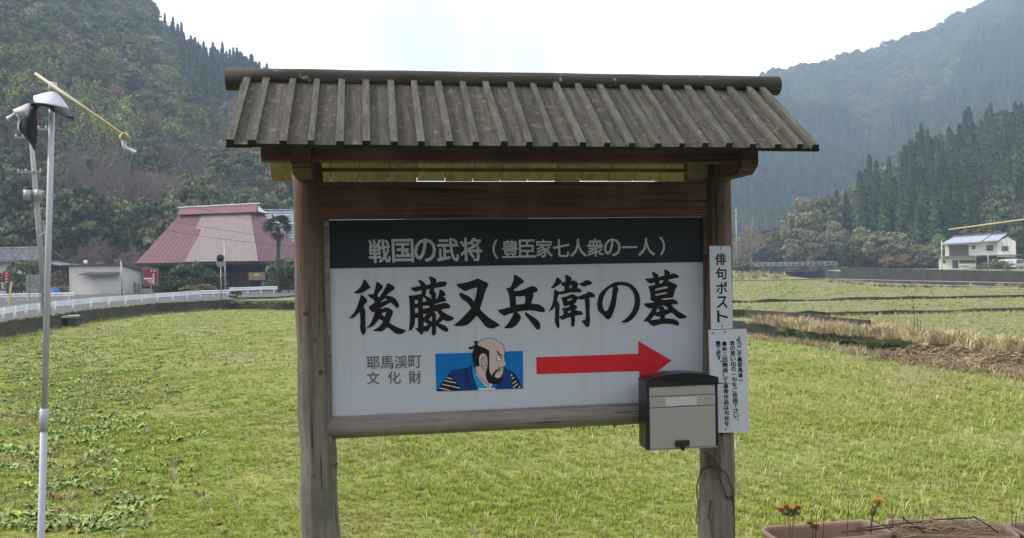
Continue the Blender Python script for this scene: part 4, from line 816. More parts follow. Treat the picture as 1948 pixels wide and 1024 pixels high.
pole_thing('road_pole', 429, 463, 565, 86, .09, 'tall thin grey pole in front of the farmhouse eaves', zb=ZROAD)
o, h = pole_thing('bus_stop_sign', 421, 505, 572, 73, .045, 'round topped bus stop sign on a thin post by the guardrail', cat='sign', zb=ZROAD)
for k, (dz, r, mt) in enumerate(((.42, .38, 'signgrey'), (.82, .33, 'leaf_palm'))):
    m = MB(); m.tube([(-.0, -.05, h + dz - .2), (0, .0, h + dz - .2)], r, 18); m.build('disc', M[mt], o)
# direction sign
p = W3(287, 560, 95); o = empty('direction_sign', (p.x, p.y, ZROAD), 0, 'red direction sign with white route lines beside the shed', 'sign')
zt = W3(287, 512, 95).z - ZROAD; zbm = W3(287, 543, 95).z - ZROAD
m = MB(); m.tube([(0, .08, -.2), (0, .08, zt)], .07, 8); m.build('post', M['metal_grey'], o)
m = MB(); m.box(-.78, .78, -.02, .02, zbm, zt); bd = m.build('board', M['signred'], o, bevel=.01)
m = MB(); m.box(-.86, .86, .022, .04, zbm - .06, zt + .06); m.build('back_frame', M['signgrey'], o)
for x0, x1, z0, z1 in ((.28, .42, .12, 1.35), (-.35, .28, .42, .52), (-.72, .2, .68, .86), (.05, .2, 1.55, 1.7), (.4, .55, 1.55, 1.7), (-.2, .25, .22, .28)):
    m = MB(); m.box(x0, x1, -.03, -.022, zbm + z0, zbm + z1); m.build('white_mark', M['signwhite'], bd)
p = W3(13, 560, 78); o = empty('banner_sign', (p.x, p.y, ZROAD), .1, 'narrow upright red sign with white marks at the left edge', 'sign')
zt, zbm = W3(13, 516, 78).z - ZROAD, W3(13, 539, 78).z - ZROAD
m = MB(); m.tube([(0, .06, -.2), (0, .06, zt)], .05, 8); m.build('post', M['darkwood'], o)
m = MB(); m.box(-.32, .32, -.02, .02, zbm, zt); bd = m.build('board', M['signred'], o)
for i in range(4): m = MB(); z = zt - .17 - .27 * i; m.box(-.12, .12, -.03, -.022, z - .015, z + .03); m.box(-.09, .09, -.03, -.022, z - .1, z - .06); m.build('white_mark', M['signwhite'], bd)
# slatted notice frame
p = W3(66, 578, 68); o = empty('notice_frame', (p.x, p.y, ZROAD), 0, 'grey frame of five horizontal sign panels seen from behind', 'sign'); zt = W3(66, 521, 68).z - ZROAD
for x in (-.42, .44): m = MB(); m.tube([(x, 0, -.2), (x, 0, zt)], .04, 8); m.build('post', M['signgrey'], o)
for i in range(5): z = zt - .08 - .31 * i; m = MB(); m.box(-.72, .62, .05, .07, z - .27, z); m.build('panel', M['signgrey'], o); 
# guy wire guard
a, b = W3(22, 536, 66), W3(16, 582, 66); o = empty('guy_guard', (b.x, b.y, ZROAD), 0, 'yellow sleeve on a slanting guy wire at the left edge', 'guy wire')
m = MB(); m.tube([(0, 0, -.1), (a.x - b.x, 0, a.z - ZROAD)], .075, 8); m.build('sleeve', M['yellow'], o); m = MB(); m.tube([(a.x - b.x, 0, a.z - ZROAD), (a.x - b.x + 1.6, -2, a.z - ZROAD + 7)], .015, 5); m.build('wire', M['wire'], o)
p = W3(100, 556, 92); m = MB(); m.add([(-.9, -.4, 0), (.9, -.4, 0), (.9, .5, 0), (-.9, .5, 0), (-.5, -.2, .9), (.6, -.1, 1.0), (.5, .3, .9), (-.5, .3, .8)], [(0, 1, 5, 4), (1, 2, 6, 5), (2, 3, 7, 6), (3, 0, 4, 7), (4, 5, 6, 7)])
o = tag(m.build('tarp_heap', M['tarp'], smooth=True), 'crumpled blue tarp covering a heap beside the tiled house', 'tarp'); o.location = (p.x, p.y, ZROAD)
# utility pole
b0, t0 = W3(88, 601, 50.5), W3(57, 235, 50.5); b0.z = ZROAD
up_ = empty('utility_pole', b0, 0, 'leaning concrete utility pole with transformer and crossarms behind the flagpole', 'utility pole'); lean = t0 - b0
m = MB(); m.tube([lean * -.02, lean * .5, lean], [.19, .16, .12], 14); m.build('shaft', M['pole_conc'], up_, smooth=True)
def atp(py): return lean * ((b0.z - W3(70, py, 50.5).z) / (b0.z - t0.z))
for py, x0, x1 in ((328, -.95, .55), (247, -.4, 1.1), (262, -.9, .5), (370, -.5, .6)):
    q = atp(py); m = MB(); m.box(q.x + x0, q.x + x1, q.y - .2, q.y - .12, q.z - .045, q.z + .045); am = m.build('crossarm', M['metal_grey'], up_)
    for x in np.linspace(x0 + .08, x1 - .08, 4): k = MB(); k.tube([(q.x + x, q.y - .16, q.z + .045), (q.x + x, q.y - .16, q.z + .16), (q.x + x, q.y - .16, q.z + .2)], [.035, .05, .03], 8); k.build('insulator', M['signwhite'], am, smooth=True)
for dx in (-.36, .3): q = atp(368); m = MB(); m.tube([q + Vector((dx, -.25, -.42)), q + Vector((dx, -.25, .18))], .22, 14); m.build('transformer', M['metal_grey'], up_, smooth=True)
q0, q1 = atp(420), atp(600); m = MB(); m.tube([q0 + Vector((.3, 0, 0)), q1 + Vector((.28, 0, 0))], .05, 8); m.build('cable_riser', M['metal_grey'], up_)
m = MB(); q = atp(447); m.tube([q + Vector((.05, -.15, -.1)), q + Vector((.5, -.2, .2))], .03, 6); m.build('lamp_arm', M['signwhite'], up_)
def wire(label, a, b, sag, r=.014, n=16):
    a, b = Vector(a), Vector(b); m = MB(); m.tube([a.lerp(b, i / n) - a + Vector((0, 0, -4 * sag * (i / n) * (1 - i / n))) for i in range(n + 1)], r, 4)
    o = tag(m.build('power_line', M['wire']), label, 'wire', 'overhead wires on the left'); o.location = a; return o
pb = b0
for k, (py, dx, e, sg, lb) in enumerate(((245, .9, W3(760, 405, 88), .5, 'topmost overhead wire sloping from the leaning utility pole'), (262, .4, W3(760, 425, 88), .6, 'second overhead wire sloping from the leaning utility pole'), (330, .4, W3(760, 447, 92), .9, 'upper overhead wire crossing the red farmhouse roof'), (372, .4, W3(760, 455, 92), 1.2, 'middle overhead wire crossing the red farmhouse roof'), (395, .2, W3(760, 462, 92), 1.3, 'lowest overhead wire crossing the red farmhouse roof'))):
    wire(lb, pb + atp(py) + Vector((dx, -.16, .2)), e, sg)
wire('overhead wire leaving the leaning utility pole towards the left edge', pb + atp(328) + Vector((-.9, -.16, .2)), W3(-200, 365, 60), .3)
# grey tiled house far left
dh = 112; o = empty('tiled_house', (X(20, dh), dh, ZROAD), 0, 'low house with grey tiled roof at the far left edge', 'house'); ox = X(20, dh)
xa, xb = X(-140, dh) - ox, X(95, dh) - ox; zr_, ze_ = W3(20, 476, dh).z - ZROAD, W3(20, 499, dh).z - ZROAD
m = MB(); m.box(xa + .6, xb - .4, -2.5, 3.2, -.2, ze_ + .1); m.build('wall', M['whitewall'], o)
m = MB(); m.prism([(-3.4, ze_), (.4, zr_), (4.2, ze_), (4.2, ze_ + .15), (.4, zr_ + .18), (-3.4, ze_ + .15)], lambda y, z: (xa, y, z), lambda y, z: (xb, y, z)); rf = m.build('roof', M['tile_grey'], o)
nt_ = int((xb - xa) / .34)
m = MB()
for i in range(nt_):
    x = xa + .17 + i * .34
    m.tube([(x, -3.45, ze_ + .16), (x, .3, zr_ + .19)], .075, 5)
tag(m.build('tile_rows', M['tile_grey'], rf), kind='stuff')
m = MB(); m.tube([(xa - .1, .4, zr_ + .26), (xb + .1, .4, zr_ + .26)], .16, 8); m.build('ridge_tile', M['tile_grey'], rf)
m = MB(); m.hexa([(xb - .3, -3, ze_ - .1), (xb + 2.9, -3, ze_ - 1.0 + .35), (xb + 2.9, 2.5, ze_ - 1.0 + .35), (xb - .3, 2.5, ze_ - .1)], [(xb - .3, -3, ze_ + .05), (xb + 2.9, -3, ze_ - .5), (xb + 2.9, 2.5, ze_ - .5), (xb - .3, 2.5, ze_ + .05)]); m.build('porch_roof', M['tile_grey'], o)
m = MB(); m.box(xb - .2, xb + 2.4, -2, 2.2, -.2, ze_ - .6); m.build('porch_wall', M['darkwood'], o)
for x in (-4.5, -1.5, 1.5): m = MB(); m.box(x, x + 1.7, -2.56, -2.5, .4, 2.0); f = m.build('window', M['darkwood'], o); m = MB(); m.box(x + .1, x + 1.6, -2.59, -2.565, .5, 1.9); m.build('pane', M['glass'], f)
# red roofed farmhouse
fh = empty('farmhouse', (X(400, 104), 104, ZROAD), 0, 'large farmhouse with steep red and faded pink tin roof', 'house'); FO = Vector((X(400, 104), 104, ZROAD))
def FW(px, py, d): return W3(px, py, d) - FO
TL, TR, BRr, BLl = FW(342, 408, 106), FW(478, 404, 106), FW(494, 499, 99), FW(258, 499, 99)
BRk, BLk, TRk, TLk = FW(600, 503, 117), FW(322, 499, 119), FW(499, 405, 110), FW(362, 408, 110)
zE = (BRr.z + BLl.z) / 2
for v in (BRr, BLl, BRk, BLk): v.z = zE
m = MB(); dn = Vector((0, 0, -.35)); ins = [BLl * 1, BRr * 1, BRk * 1, BLk * 1]
m.add([TL, TR, BRr, BLl, TRk, TLk, BRk, BLk], [(0, 3, 2, 1), (1, 2, 6, 4), (4, 6, 7, 5), (5, 7, 3, 0), (0, 1, 4, 5)]); m.cur = 1
m.add(ins + [v + dn for v in ins], [(0, 1, 5, 4), (1, 2, 6, 5), (2, 3, 7, 6), (3, 0, 4, 7), (4, 5, 6, 7)])
roof = m.build('roof', [M['redroof'], M['darkwood']], fh)
nrm = (TR - TL).cross(BLl - TL).normalized(); nrm = nrm if nrm.y < 0 else -nrm
def onroof(px, py, off=.03):
    d = ray(px, py); O = CAM - FO; t = (TL - O).dot(nrm) / d.dot(nrm); return O + d * t + nrm * off
pp = [(385, 409.5), (476, 406.5), (492, 497), (351, 498.5), (383, 438), (371, 436)]
m = MB(); m.prism(pp, lambda x, y: onroof(x, y, .03), lambda x, y: onroof(x, y, .005)); m.build('faded_panel', M['pinkroof'], roof)
m = MB()
for i in range(24):   # standing seams of the tin sheets
    u_ = (i + .5) / 24; a_ = TL.lerp(TR, u_); b_ = BLl.lerp(BRr, u_); m.tube([a_ + nrm * .005, b_ + nrm * .005], .02, 4)
tag(m.build('seam', M['redroof'], roof), kind='stuff')
rl0, rr0 = FW(341, 396, 107), FW(490, 388, 107)
m = MB(); bl_, br_ = FW(338, 408.5, 105.4), FW(487, 403.5, 105.4); back = Vector((0, 5.5, 0))
m.add([rl0, rr0, br_, bl_, bl_ + back, br_ + back], [(0, 3, 2, 1), (0, 1, 5, 4), (0, 4, 3), (1, 2, 5), (3, 4, 5, 2)]); cap = m.build('ridge_cap', M['redroof'], fh)
m = MB(); m.tube([rl0 + Vector((-.2, 0, .05)), rr0 + Vector((.3, 0, .05))], .09, 6); m.build('ridge_roll', M['signwhite'], cap)
m = MB(); m.add([rr0 + Vector((.06, 0, -.25)), br_ + Vector((.1, .5, .1)), br_ + Vector((.1, 4.5, .1))], [(0, 1, 2)]); m.build('gable_board', M['signwhite'], cap)
wl, wr = FW(290, 520, 103).x, FW(560, 520, 103).x
m = MB(); m.box(wl, wr, -.8, 10, -.1, zE - .2); wl_ = m.build('wall', M['darkwood'], fh)
for a_, b_, mt in ((322, 352, 'whitewall'), (356, 380, 'shutter'), (430, 452, 'glass'), (454, 474, 'shutter'), (508, 528, 'glass')):
    m = MB(); m.box(FW(a_, 520, 103).x, FW(b_, 520, 103).x, -.86, -.8, .25, 2.2); m.build('sliding_door', M[mt], wl_)
for px in (340, 400, 450, 494, 530): q = FW(px, 520, 100); m = MB(); m.box(q.x - .1, q.x + .1, -3.1, -2.9, -.1, zE - .3); m.build('eave_post', M['darkwood'], fh)
p = W3(489, 555, 97); o = empty('name_board', (p.x, p.y, ZROAD), 0, 'weathered beige board on posts under the farmhouse eaves', 'sign'); zt, zbm = W3(489, 518, 97).z - ZROAD, W3(489, 533, 97).z - ZROAD
m = MB(); m.box(-.95, .95, -.03, .03, zbm, zt); bd = m.build('board', M['pale'], o)
for x in (-.8, .8): m = MB(); m.tube([(x, .06, -.2), (x, .06, zt)], .04, 6); m.build('post', M['darkwood'], o)
m = MB(); m.box(-.3, .3, -.04, -.032, zt - .35, zt - .2); m.build('mark', M['signwhite'], bd)
# blue tiled building behind
o = empty('tiled_building', (X(560, 122), 122, ZROAD), 0, 'blue-grey tiled roof rising behind the farmhouse', 'house'); BO = Vector((X(560, 122), 122, ZROAD))
t0_, t1_ = W3(470, 403, 127) - BO, W3(760, 403, 127) - BO; b0_, b1_ = W3(470, 463, 118) - BO, W3(760, 463, 118) - BO
m = MB(); m.add([t0_, t1_, b1_, b0_, b0_ + Vector((0, 18, 0)), b1_ + Vector((0, 18, 0))], [(0, 3, 2, 1), (0, 1, 5, 4), (0, 4, 3), (1, 2, 5)]); rf = m.build('roof', M['tile_blue'], o)
for i in range(11):
    u_ = i / 11; v_ = (i + .86) / 11; a0, a1 = t0_.lerp(b0_, u_), t1_.lerp(b1_, u_); c0_, c1_ = t0_.lerp(b0_, v_), t1_.lerp(b1_, v_); dz = Vector((0, -.05, .08)); dz2 = Vector((0, -.1, .16))
    m = MB(); m.hexa([a0 + dz, a1 + dz, c1_ + dz, c0_ + dz], [a0 + dz * 1.2, a1 + dz * 1.2, c1_ + dz2, c0_ + dz2]); m.build('tile_course', M['tile_blue'], rf)
m = MB(); m.tube([t0_ + Vector((0, 0, .15)), t1_ + Vector((0, 0, .15))], .22, 8); m.build('ridge_tile', M['tile_grey'], rf)
m = MB(); m.box(t0_.x + .8, t1_.x - .8, -3, 12, -.1, b0_.z); m.build('wall', M['whitewall'], o)
# palm
pb_ = W3(531, 556, 92); pz = W3(530, 432, 92).z - ZROAD
o = empty('palm_tree', (pb_.x, pb_.y, ZROAD), 0, 'windmill palm with shaggy trunk in front of the farmhouse', 'tree')
m = MB(); m.tube([(0, 0, -.2), (-.08, 0, pz * .5), (.05, 0, pz * .8), (0, 0, pz)], [.22, .2, .26, .2], 10); m.build('trunk', M['bark'], o, smooth=True)
def fan(m, base, dirv, L_, wd, droop):
    d = Vector(dirv).normalized(); tip = base + d * L_; sdv = d.cross(Vector((0, 0, 1))); sdv = sdv.normalized() if sdv.length > .01 else Vector((1, 0, 0)); upv = sdv.cross(d); sp_ = random.uniform(-1.3, 1.3); sdv, upv = sdv * math.cos(sp_) + upv * math.sin(sp_), upv * math.cos(sp_) - sdv * math.sin(sp_)
    for k in range(11):
        a = (k - 5) * .25; dd_ = (d * math.cos(a) + sdv * math.sin(a)).normalized(); p0 = base + d * L_ * .45; p1 = p0 + dd_ * L_ * .4; p2 = p0 + dd_ * L_ * .68 + Vector((0, 0, -droop)); w_ = upv.cross(dd_).normalized() * wd
        m.add([p0, p1 + w_, p2, p1 - w_], [(0, 1, 2, 3)])
    m.tube([base, base + d * L_ * .46], .015, 3, cap=False)
for i in range(26):
    a = random.uniform(0, 6.28); e = random.uniform(-.35, 1.2); m = MB(); fan(m, Vector((0, 0, pz)), (math.cos(a) * math.cos(e), math.sin(a) * math.cos(e), math.sin(e)), random.uniform(1.3, 1.75), .07, random.uniform(.1, .35)); m.build('frond', M['leaf_palm'], o)
for i in range(9):
    a = random.uniform(0, 6.28); m = MB(); fan(m, Vector((0, 0, pz - .15)), (math.cos(a) * .3, math.sin(a) * .3, -1), random.uniform(.9, 1.5), .05, .1); m.build('dead_frond', M['bark'], o)
# shrubs and garden trees
def shrub_mesh(name, w_, h, n, size, mt, lobes=None):
    Q = crown_broad(h, w_, lobes or max(6, int(n / 45)), 45, size, 0.0); return leaf_mesh(name, Q, M[mt])
SH = {k: shrub_mesh('foliage', 3.2, 2.4, 900, .13, k) for k in ('leaf_shrub', 'leaf_olive', 'leaf_rust', 'leaf_pale', 'leaf_dark')}
stemm = MB(); stemm.tube([(0, 0, -.2), (.05, 0, 1.2)], [.06, .03], 6); stem_me = stemm.mesh('stem', M['bark'])
def shrub(px, d, sx, sz, mt, label, z=ZROAD, group=None, cat='shrub', name='shrub'):
    o = empty(name, (X(px, d), d, z), random.uniform(0, 6), label, cat, group); o.scale = (sx, sx, sz)
    for nm, me in (('stem', stem_me), ('foliage', SH[mt])): c = bpy.data.objects.new(nm, me); COL.objects.link(c); c.parent = o
    return o
for px, d, sx, sz, mt, lb in ((318, 98, 1.3, 1.15, 'leaf_shrub', 'dark clipped shrub just right of the red sign'), (345, 97, 1.4, 1.45, 'leaf_shrub', 'tall dark green shrub under the left eaves of the farmhouse'), (372, 98, 1.3, 1.55, 'leaf_shrub', 'tallest dark green shrub in front of the farmhouse'), (398, 99, 1.2, 1.1, 'leaf_dark', 'dark shrub beside the tall grey pole'), (385, 93, .9, .45, 'leaf_rust', 'low russet plants behind the marked guardrail'), (362, 93, .8, .4, 'leaf_olive', 'low olive plants behind the marked guardrail'), (520, 94, 1.1, 1.3, 'leaf_dark', 'grey green shrub left of the palm trunk'), (548, 94, 1.3, 1.6, 'leaf_dark', 'large dark shrub right of the palm trunk'), (570, 92, 1.3, 1.3, 'leaf_shrub', 'dark shrub half hidden by the left sign post'), (308, 102, .9, .8, 'leaf_olive', 'small olive bush behind the red sign'), (40, 98, 1.5, 1.75, 'leaf_dark', 'big dark bush in front of the tiled house'), (22, 100, 1.1, 1.2, 'leaf_dark', 'dark bush behind the narrow red sign'), (118, 98, .8, .5, 'leaf_pale', 'pale low bush left of the shed'), (105, 103, .9, 1.2, 'leaf_rust', 'russet bush under the porch roof'), (437, 88, .5, .35, 'leaf_rust', 'small rust coloured plant at the foot of the tall pole'), (444, 74, .45, .3, 'leaf_shrub', 'small green bush at the end of the long guardrail')):
    shrub(px, d, sx, sz, mt, lb)
U = []
for _ in range(620):
    px = random.uniform(-60, 640); d = interp(px, HL.d0) + random.uniform(-7, 16); U.append(((px - CX) / F * d, d, max(HL.z(px, d), ZROAD) - .2, random.uniform(.7, 1.9), random.uniform(0, 6.28), random.choice((0, 1, 1, 2, 2, 3))))
U = np.array(U); tag(gn_instancer('undergrowth', U[:, :3], U[:, 3], U[:, 4], U[:, 5].astype(int), [bpy.data.objects.new('scrub_source', SH[k]) for k in ('leaf_dark', 'leaf_olive', 'leaf_rust', 'leaf_pale')]), 'brown and olive undergrowth along the foot of the left hillside', 'undergrowth')
PROTO['cherry'] = (bare_mesh('branches', 7, .75, 5, 4, 21, .02), None, 7); TREECAT['cherry'] = 'cherry'; NAMES['cherry'] = 'cherry_tree'
PROTO['tallbare'] = (bare_mesh('branches', 17, .34, 4, 4, 33, .2), None, 17); NAMES['tallbare'] = 'bare_tree'
random.seed(5)
tree('cherry', X(205, 110), 110, ZROAD, 1.05, .4, 'wide leafless cherry tree behind the shed', sx=1.25)
tree('cherry', X(262, 116), 116, ZROAD, .85, 2.1, 'smaller leafless tree between the shed and the farmhouse', sx=1.2)
for px, d, s, lb in ((197, 150, 1.0, 'tall slender leafless tree on the slope above the shed'), (255, 152, .75, 'forked leafless tree on the slope left of the farmhouse roof'), (120, 146, .7, 'leafless tree on the slope above the tiled house'), (160, 140, .6, 'short leafless tree on the slope behind the utility pole')):
    tree('tallbare' if s > .65 else 'bare', X(px, d), d, HL.z(px, d) - .3, s, None, lb)

# ================================================================== RIGHT SIDE: house, bridge, river walls, grove
D_H = 165; HO = Vector((X(1850, D_H), D_H, ZB))
HA = math.atan2(HO.x, HO.y); HR = math.hypot(HO.x, HO.y)
wh = empty('white_house', HO, -HA, 'two-storey white house with pale violet roof above the river wall', 'house')
def hx(px): return HR * math.tan(math.atan((px - CX) / F) - HA)
def hz_(py, px=1850): return W3(px, py, D_H).z - ZB
def hbox(name, mt, x0, x1, y0, y1, d0, d1, par=wh):
    m = MB(); m.box(hx(x0), hx(x1), d0, d1, min(hz_(y0), hz_(y1)), max(hz_(y0), hz_(y1))); return m.build(name, M[mt], par)
lw = hbox('lower_wall', 'housewhite', 1786, 1857, 488, 519, 0, 7); uw = hbox('upper_wall', 'housewhite', 1798, 1898, 462, 487, .8, 7)
hbox('side_wall', 'housewhite', 1911, 1933, 489, 519, 2.4, 8)
m = MB(); g0, g1, ga = hx(1897), hx(1933), hx(1917.5); zt_, zb_, zp_ = hz_(461, 1917), hz_(489, 1917), hz_(451.5, 1917)
m.prism([(g0, zb_), (g1, zb_), (g1, hz_(459.5, 1933)), (ga, zp_), (g0, zt_)], lambda x, z: (x, .3, z), lambda x, z: (x, 7, z)); gw = m.build('gable_wall', M['housewhite'], wh)
for nm, ev0, ev1, r0, r1 in (('roof', (1791, 464.5), (1866, 462), (1813, 451.5), (1887, 448.3)), ('roof', (1870, 461.5), (1899, 460.5), (1888, 449.5), (1918, 447.3))):
    A_ = [Vector((hx(ev0[0]), -.5, hz_(ev0[1]))), Vector((hx(ev1[0]), -.5, hz_(ev1[1]))), Vector((hx(r1[0]), 4, hz_(r1[1]))), Vector((hx(r0[0]), 4, hz_(r0[1])))]
    B_ = [A_[0] + Vector((0, 9.2, 0)), A_[1] + Vector((0, 9.2, 0))]; t_ = Vector((0, 0, .18))
    m = MB(); m.hexa(A_, [v + t_ for v in A_]); m.hexa([A_[3], A_[2], B_[1], B_[0]], [A_[3] + t_, A_[2] + t_, B_[1] + t_, B_[0] + t_]); rf = m.build(nm, M['tile_violet'], wh)
    m = MB(); m.tube([A_[3] + t_ * 1.5, A_[2] + t_ * 1.5], .16, 8); m.build('ridge_tile', M['tile_grey'], rf)
m = MB(); m.hexa([(ga, .0, zp_ + .1), (hx(1936), .0, hz_(459, 1936)), (hx(1936), 7.4, hz_(459, 1936)), (ga, 7.4, zp_ + .1)], [(ga, .0, zp_ + .28), (hx(1936), .0, hz_(459, 1936) + .18), (hx(1936), 7.4, hz_(459, 1936) + .18), (ga, 7.4, zp_ + .28)]); m.build('verge_roof', M['shutter'], wh)
hbox('eave_band', 'tile_grey', 1783, 1866, 486.2, 488.4, -1.0, .8); hbox('eave_band', 'tile_grey', 1864, 1944, 485.8, 487.6, -.4, 2.4)
def win(x0, x1, y0, y1, d, par, mt='glass', n=2):
    f = hbox('window', 'darkwood', x0, x1, y0, y1, d - .08, d, par); zc = (hz_(y0) + hz_(y1)) / 2
    for i in range(n):
        a_ = x0 + (x1 - x0) * i / n + .3; b_ = x0 + (x1 - x0) * (i + 1) / n - .3; hbox('pane', mt, a_, b_, y0 + .6, y1 - .6, d - .11, d - .085, f)
win(1806, 1843, 466.5, 486, .8, uw, 'shutter', 4); win(1850, 1856, 468, 474, .8, uw, n=1); win(1877, 1890, 467.5, 478, .8, uw); win(1906, 1919, 470, 479, .3, gw)
win(1812, 1823, 495, 510, 0, lw); win(1825, 1856, 494.5, 501, 0, lw, n=3); win(1793.5, 1798.5, 495, 500, 0, lw, n=1)
hbox('window_box', 'housewhite', 1826, 1843, 503, 505, -.5, 0, lw)
hbox('carport', 'shutter', 1858, 1911, 489, 517, 3.0, 7)
m = MB(); m.hexa([(hx(1885), -2.0, hz_(499)), (hx(1926), -2.2, hz_(498.5)), (hx(1926), 2.3, hz_(493)), (hx(1890), 2.3, hz_(493.5))], [(hx(1885), -2.0, hz_(498)), (hx(1926), -2.2, hz_(497.5)), (hx(1926), 2.3, hz_(492)), (hx(1890), 2.3, hz_(492.5))]); m.build('lean_to_roof', M['signwhite'], wh)
for px in (1888, 1923): m = MB(); m.tube([(hx(px), -1.8, 0), (hx(px), -1.8, hz_(498.4))], .05, 6); m.build('lean_to_post', M['metal_grey'], wh)
for p0, p1 in (((1906, 453), (1911, 484)), ((1914, 453), (1919, 484))): m = MB(); m.tube([(hx(p0[0]), -.1, hz_(p0[1])), (hx(p1[0]), -.1, hz_(p1[1]))], .05, 5); m.build('drain_pipe', M['metal_grey'], wh)
pole_thing('yard_pole', 1880, 478, 521, 150, .1, 'grey pole in the yard of the white house', zb=ZB); pole_thing('yard_pole', 1792, 460, 515, 160, .08, 'thin white pole at the left corner of the white house', 'signwhite', zb=ZB)
# small van
vd = 158; vo = Vector((X(1940, vd), vd, ZB)); vn = empty('parked_van', vo, .15, 'small white van parked right of the white house', 'van')
m = MB(); m.prism([(-.85, .35), (-.85, 1.0), (-.72, 1.75), (-.6, 1.85), (.6, 1.85), (.72, 1.75), (.85, 1.0), (.85, .35)], lambda x, z: (x, 0, z), lambda x, z: (x, 3.2, z)); m.build('body', M['cargrey'], vn, bevel=.05)
m = MB(); m.add([(-.68, -.03, 1.05), (.68, -.03, 1.05), (.58, -.03, 1.68), (-.58, -.03, 1.68)], [(0, 1, 2, 3)]); m.build('windscreen', M['glass'], vn)
m = MB(); m.box(-.8, .8, -.1, .0, .35, .55); m.build('bumper', M['signgrey'], vn)
for s in (-.65, .65): m = MB(); m.blob((s, -.04, .8), (.12, .04, .09), 10, 6); m.build('headlight', M['signwhite'], vn)
for s in (-.8, .68):
    for y in (.5, 2.5): m = MB(); m.tube([(s, y, .28), (s + .12, y, .28)], .28, 14); m.build('wheel', M['rubber'], vn)
p = W3(1921, 511, 160); m = MB(); m.blob((0, 0, .5), (.8, .5, .6), 10, 6, .15); o = tag(m.build('tarp_heap', M['tarp'], smooth=True), 'pale blue covered heap under the lean-to of the white house', 'tarp'); o.location = (p.x, p.y, ZB)
# river walls, three tiers with pale copings
revw = [(97, 60), (90, 72), (84, 84), (78, 100), (72, 115), (67, 137), (62.5, 160)]
def offs(pts, d): return [(x - d * .95, y - d * .3) for x, y in pts]
for d, z1, z0, lb in ((.0, [ZB + .06 + .012 * max(0, y - 100) for x, y in revw], -2.2, 'upper dark tier of the river wall below the white house'), (1.5, [-2.1] * 7, -2.7, 'middle tier of the river wall with pale coping'), (3.2, [-2.62] * 7, -4.3, 'lowest tier of the river wall along the field edge')):
    o = empty('river_wall', (0, 0, 0), 0, lb, 'wall'); pts = resample([Vector(q) for q in offs(revw, d)], 6); zt_ = np.interp(np.linspace(0, 1, len(pts)), np.linspace(0, 1, 7), z1)
    m = MB(); strip_wall(m, pts, list(zt_), z0, .5, .1, -1); m.build('face', M['darkwall'] if d < 3 else M['concrete'], o)
    m = MB()
    for (a, b), za, zb_ in zip(zip(pts[:-1], pts[1:]), zt_[:-1], zt_[1:]): m.hexa([(a[0] - .05, a[1], za), (a[0] + .6, a[1], za), (a[0] + .6, a[1], za + .1), (a[0] - .05, a[1], za + .1)], [(b[0] - .05, b[1], zb_), (b[0] + .6, b[1], zb_), (b[0] + .6, b[1], zb_ + .1), (b[0] - .05, b[1], zb_ + .1)])
    m.build('coping', M['coping'] if d > 0 else M['concrete'], o)
# bridge
DBR = 196; bo = Vector((X(1512, DBR), DBR, 0)); br = empty('footbridge', (bo.x, DBR, ZV), 0, 'low concrete bridge with metal railings crossing the river', 'bridge')
bx = lambda px: X(px, DBR) - bo.x; bzz = lambda py: W3(1512, py, DBR).z - ZV
m = MB(); m.box(bx(1428), bx(1594), 0, 3.6, bzz(517), bzz(506)); m.build('deck', M['concrete'], br)
m = MB(); m.box(bx(1428), bx(1594), -.15, 3.75, bzz(506), bzz(504.8)); m.build('kerb', M['coping'], br)
for k, yy in enumerate((0, 3.5)):
    for py in (499.3, 501.8): m = MB(); m.tube([(bx(1438), yy, bzz(py)), (bx(1592), yy, bzz(py))], .07, 6); m.build('rail', M['metal_grey'], br)
    for px in range(1438, 1593, 11): m = MB(); m.box(bx(px) - .08, bx(px) + .08, yy - .08, yy + .08, bzz(506), bzz(499)); m.build('rail_post', M['metal_grey'], br)
for px in (1567, 1440): m = MB(); m.box(bx(px) - .8, bx(px) + .8, .3, 3.3, -3.5, bzz(517)); m.build('pier', M['concrete'], br)
# cottage past the bridge
dc = 232; co = Vector((X(1482, dc), dc, ZV)); cg = empty('cottage', co, 0, 'small pale cottage beyond the bridge', 'house'); cx_ = lambda px: X(px, dc) - co.x; cz_ = lambda py: W3(1482, py, dc).z - ZV
m = MB(); m.box(cx_(1469), cx_(1500), 0, 5, -.1, cz_(502.5)); m.build('wall', M['housewhite'], cg)
m = MB(); m.prism([(cx_(1463), cz_(503.5)), (cx_(1484), cz_(496)), (cx_(1505), cz_(502.5)), (cx_(1505), cz_(501.5)), (cx_(1484), cz_(495)), (cx_(1463), cz_(502.5))], lambda x, z: (x, -.4, z), lambda x, z: (x, 5.4, z)); m.build('roof', M['tile_grey'], cg)
m = MB(); m.box(cx_(1481), cx_(1488), 1, 2, cz_(496), cz_(491)); m.build('chimney', M['coping'], cg)
for a_, b_ in ((1472, 1478), (1489, 1496)): m = MB(); m.box(cx_(a_), cx_(b_), -.05, 0, .6, 1.7); m.build('window', M['glass'], cg)
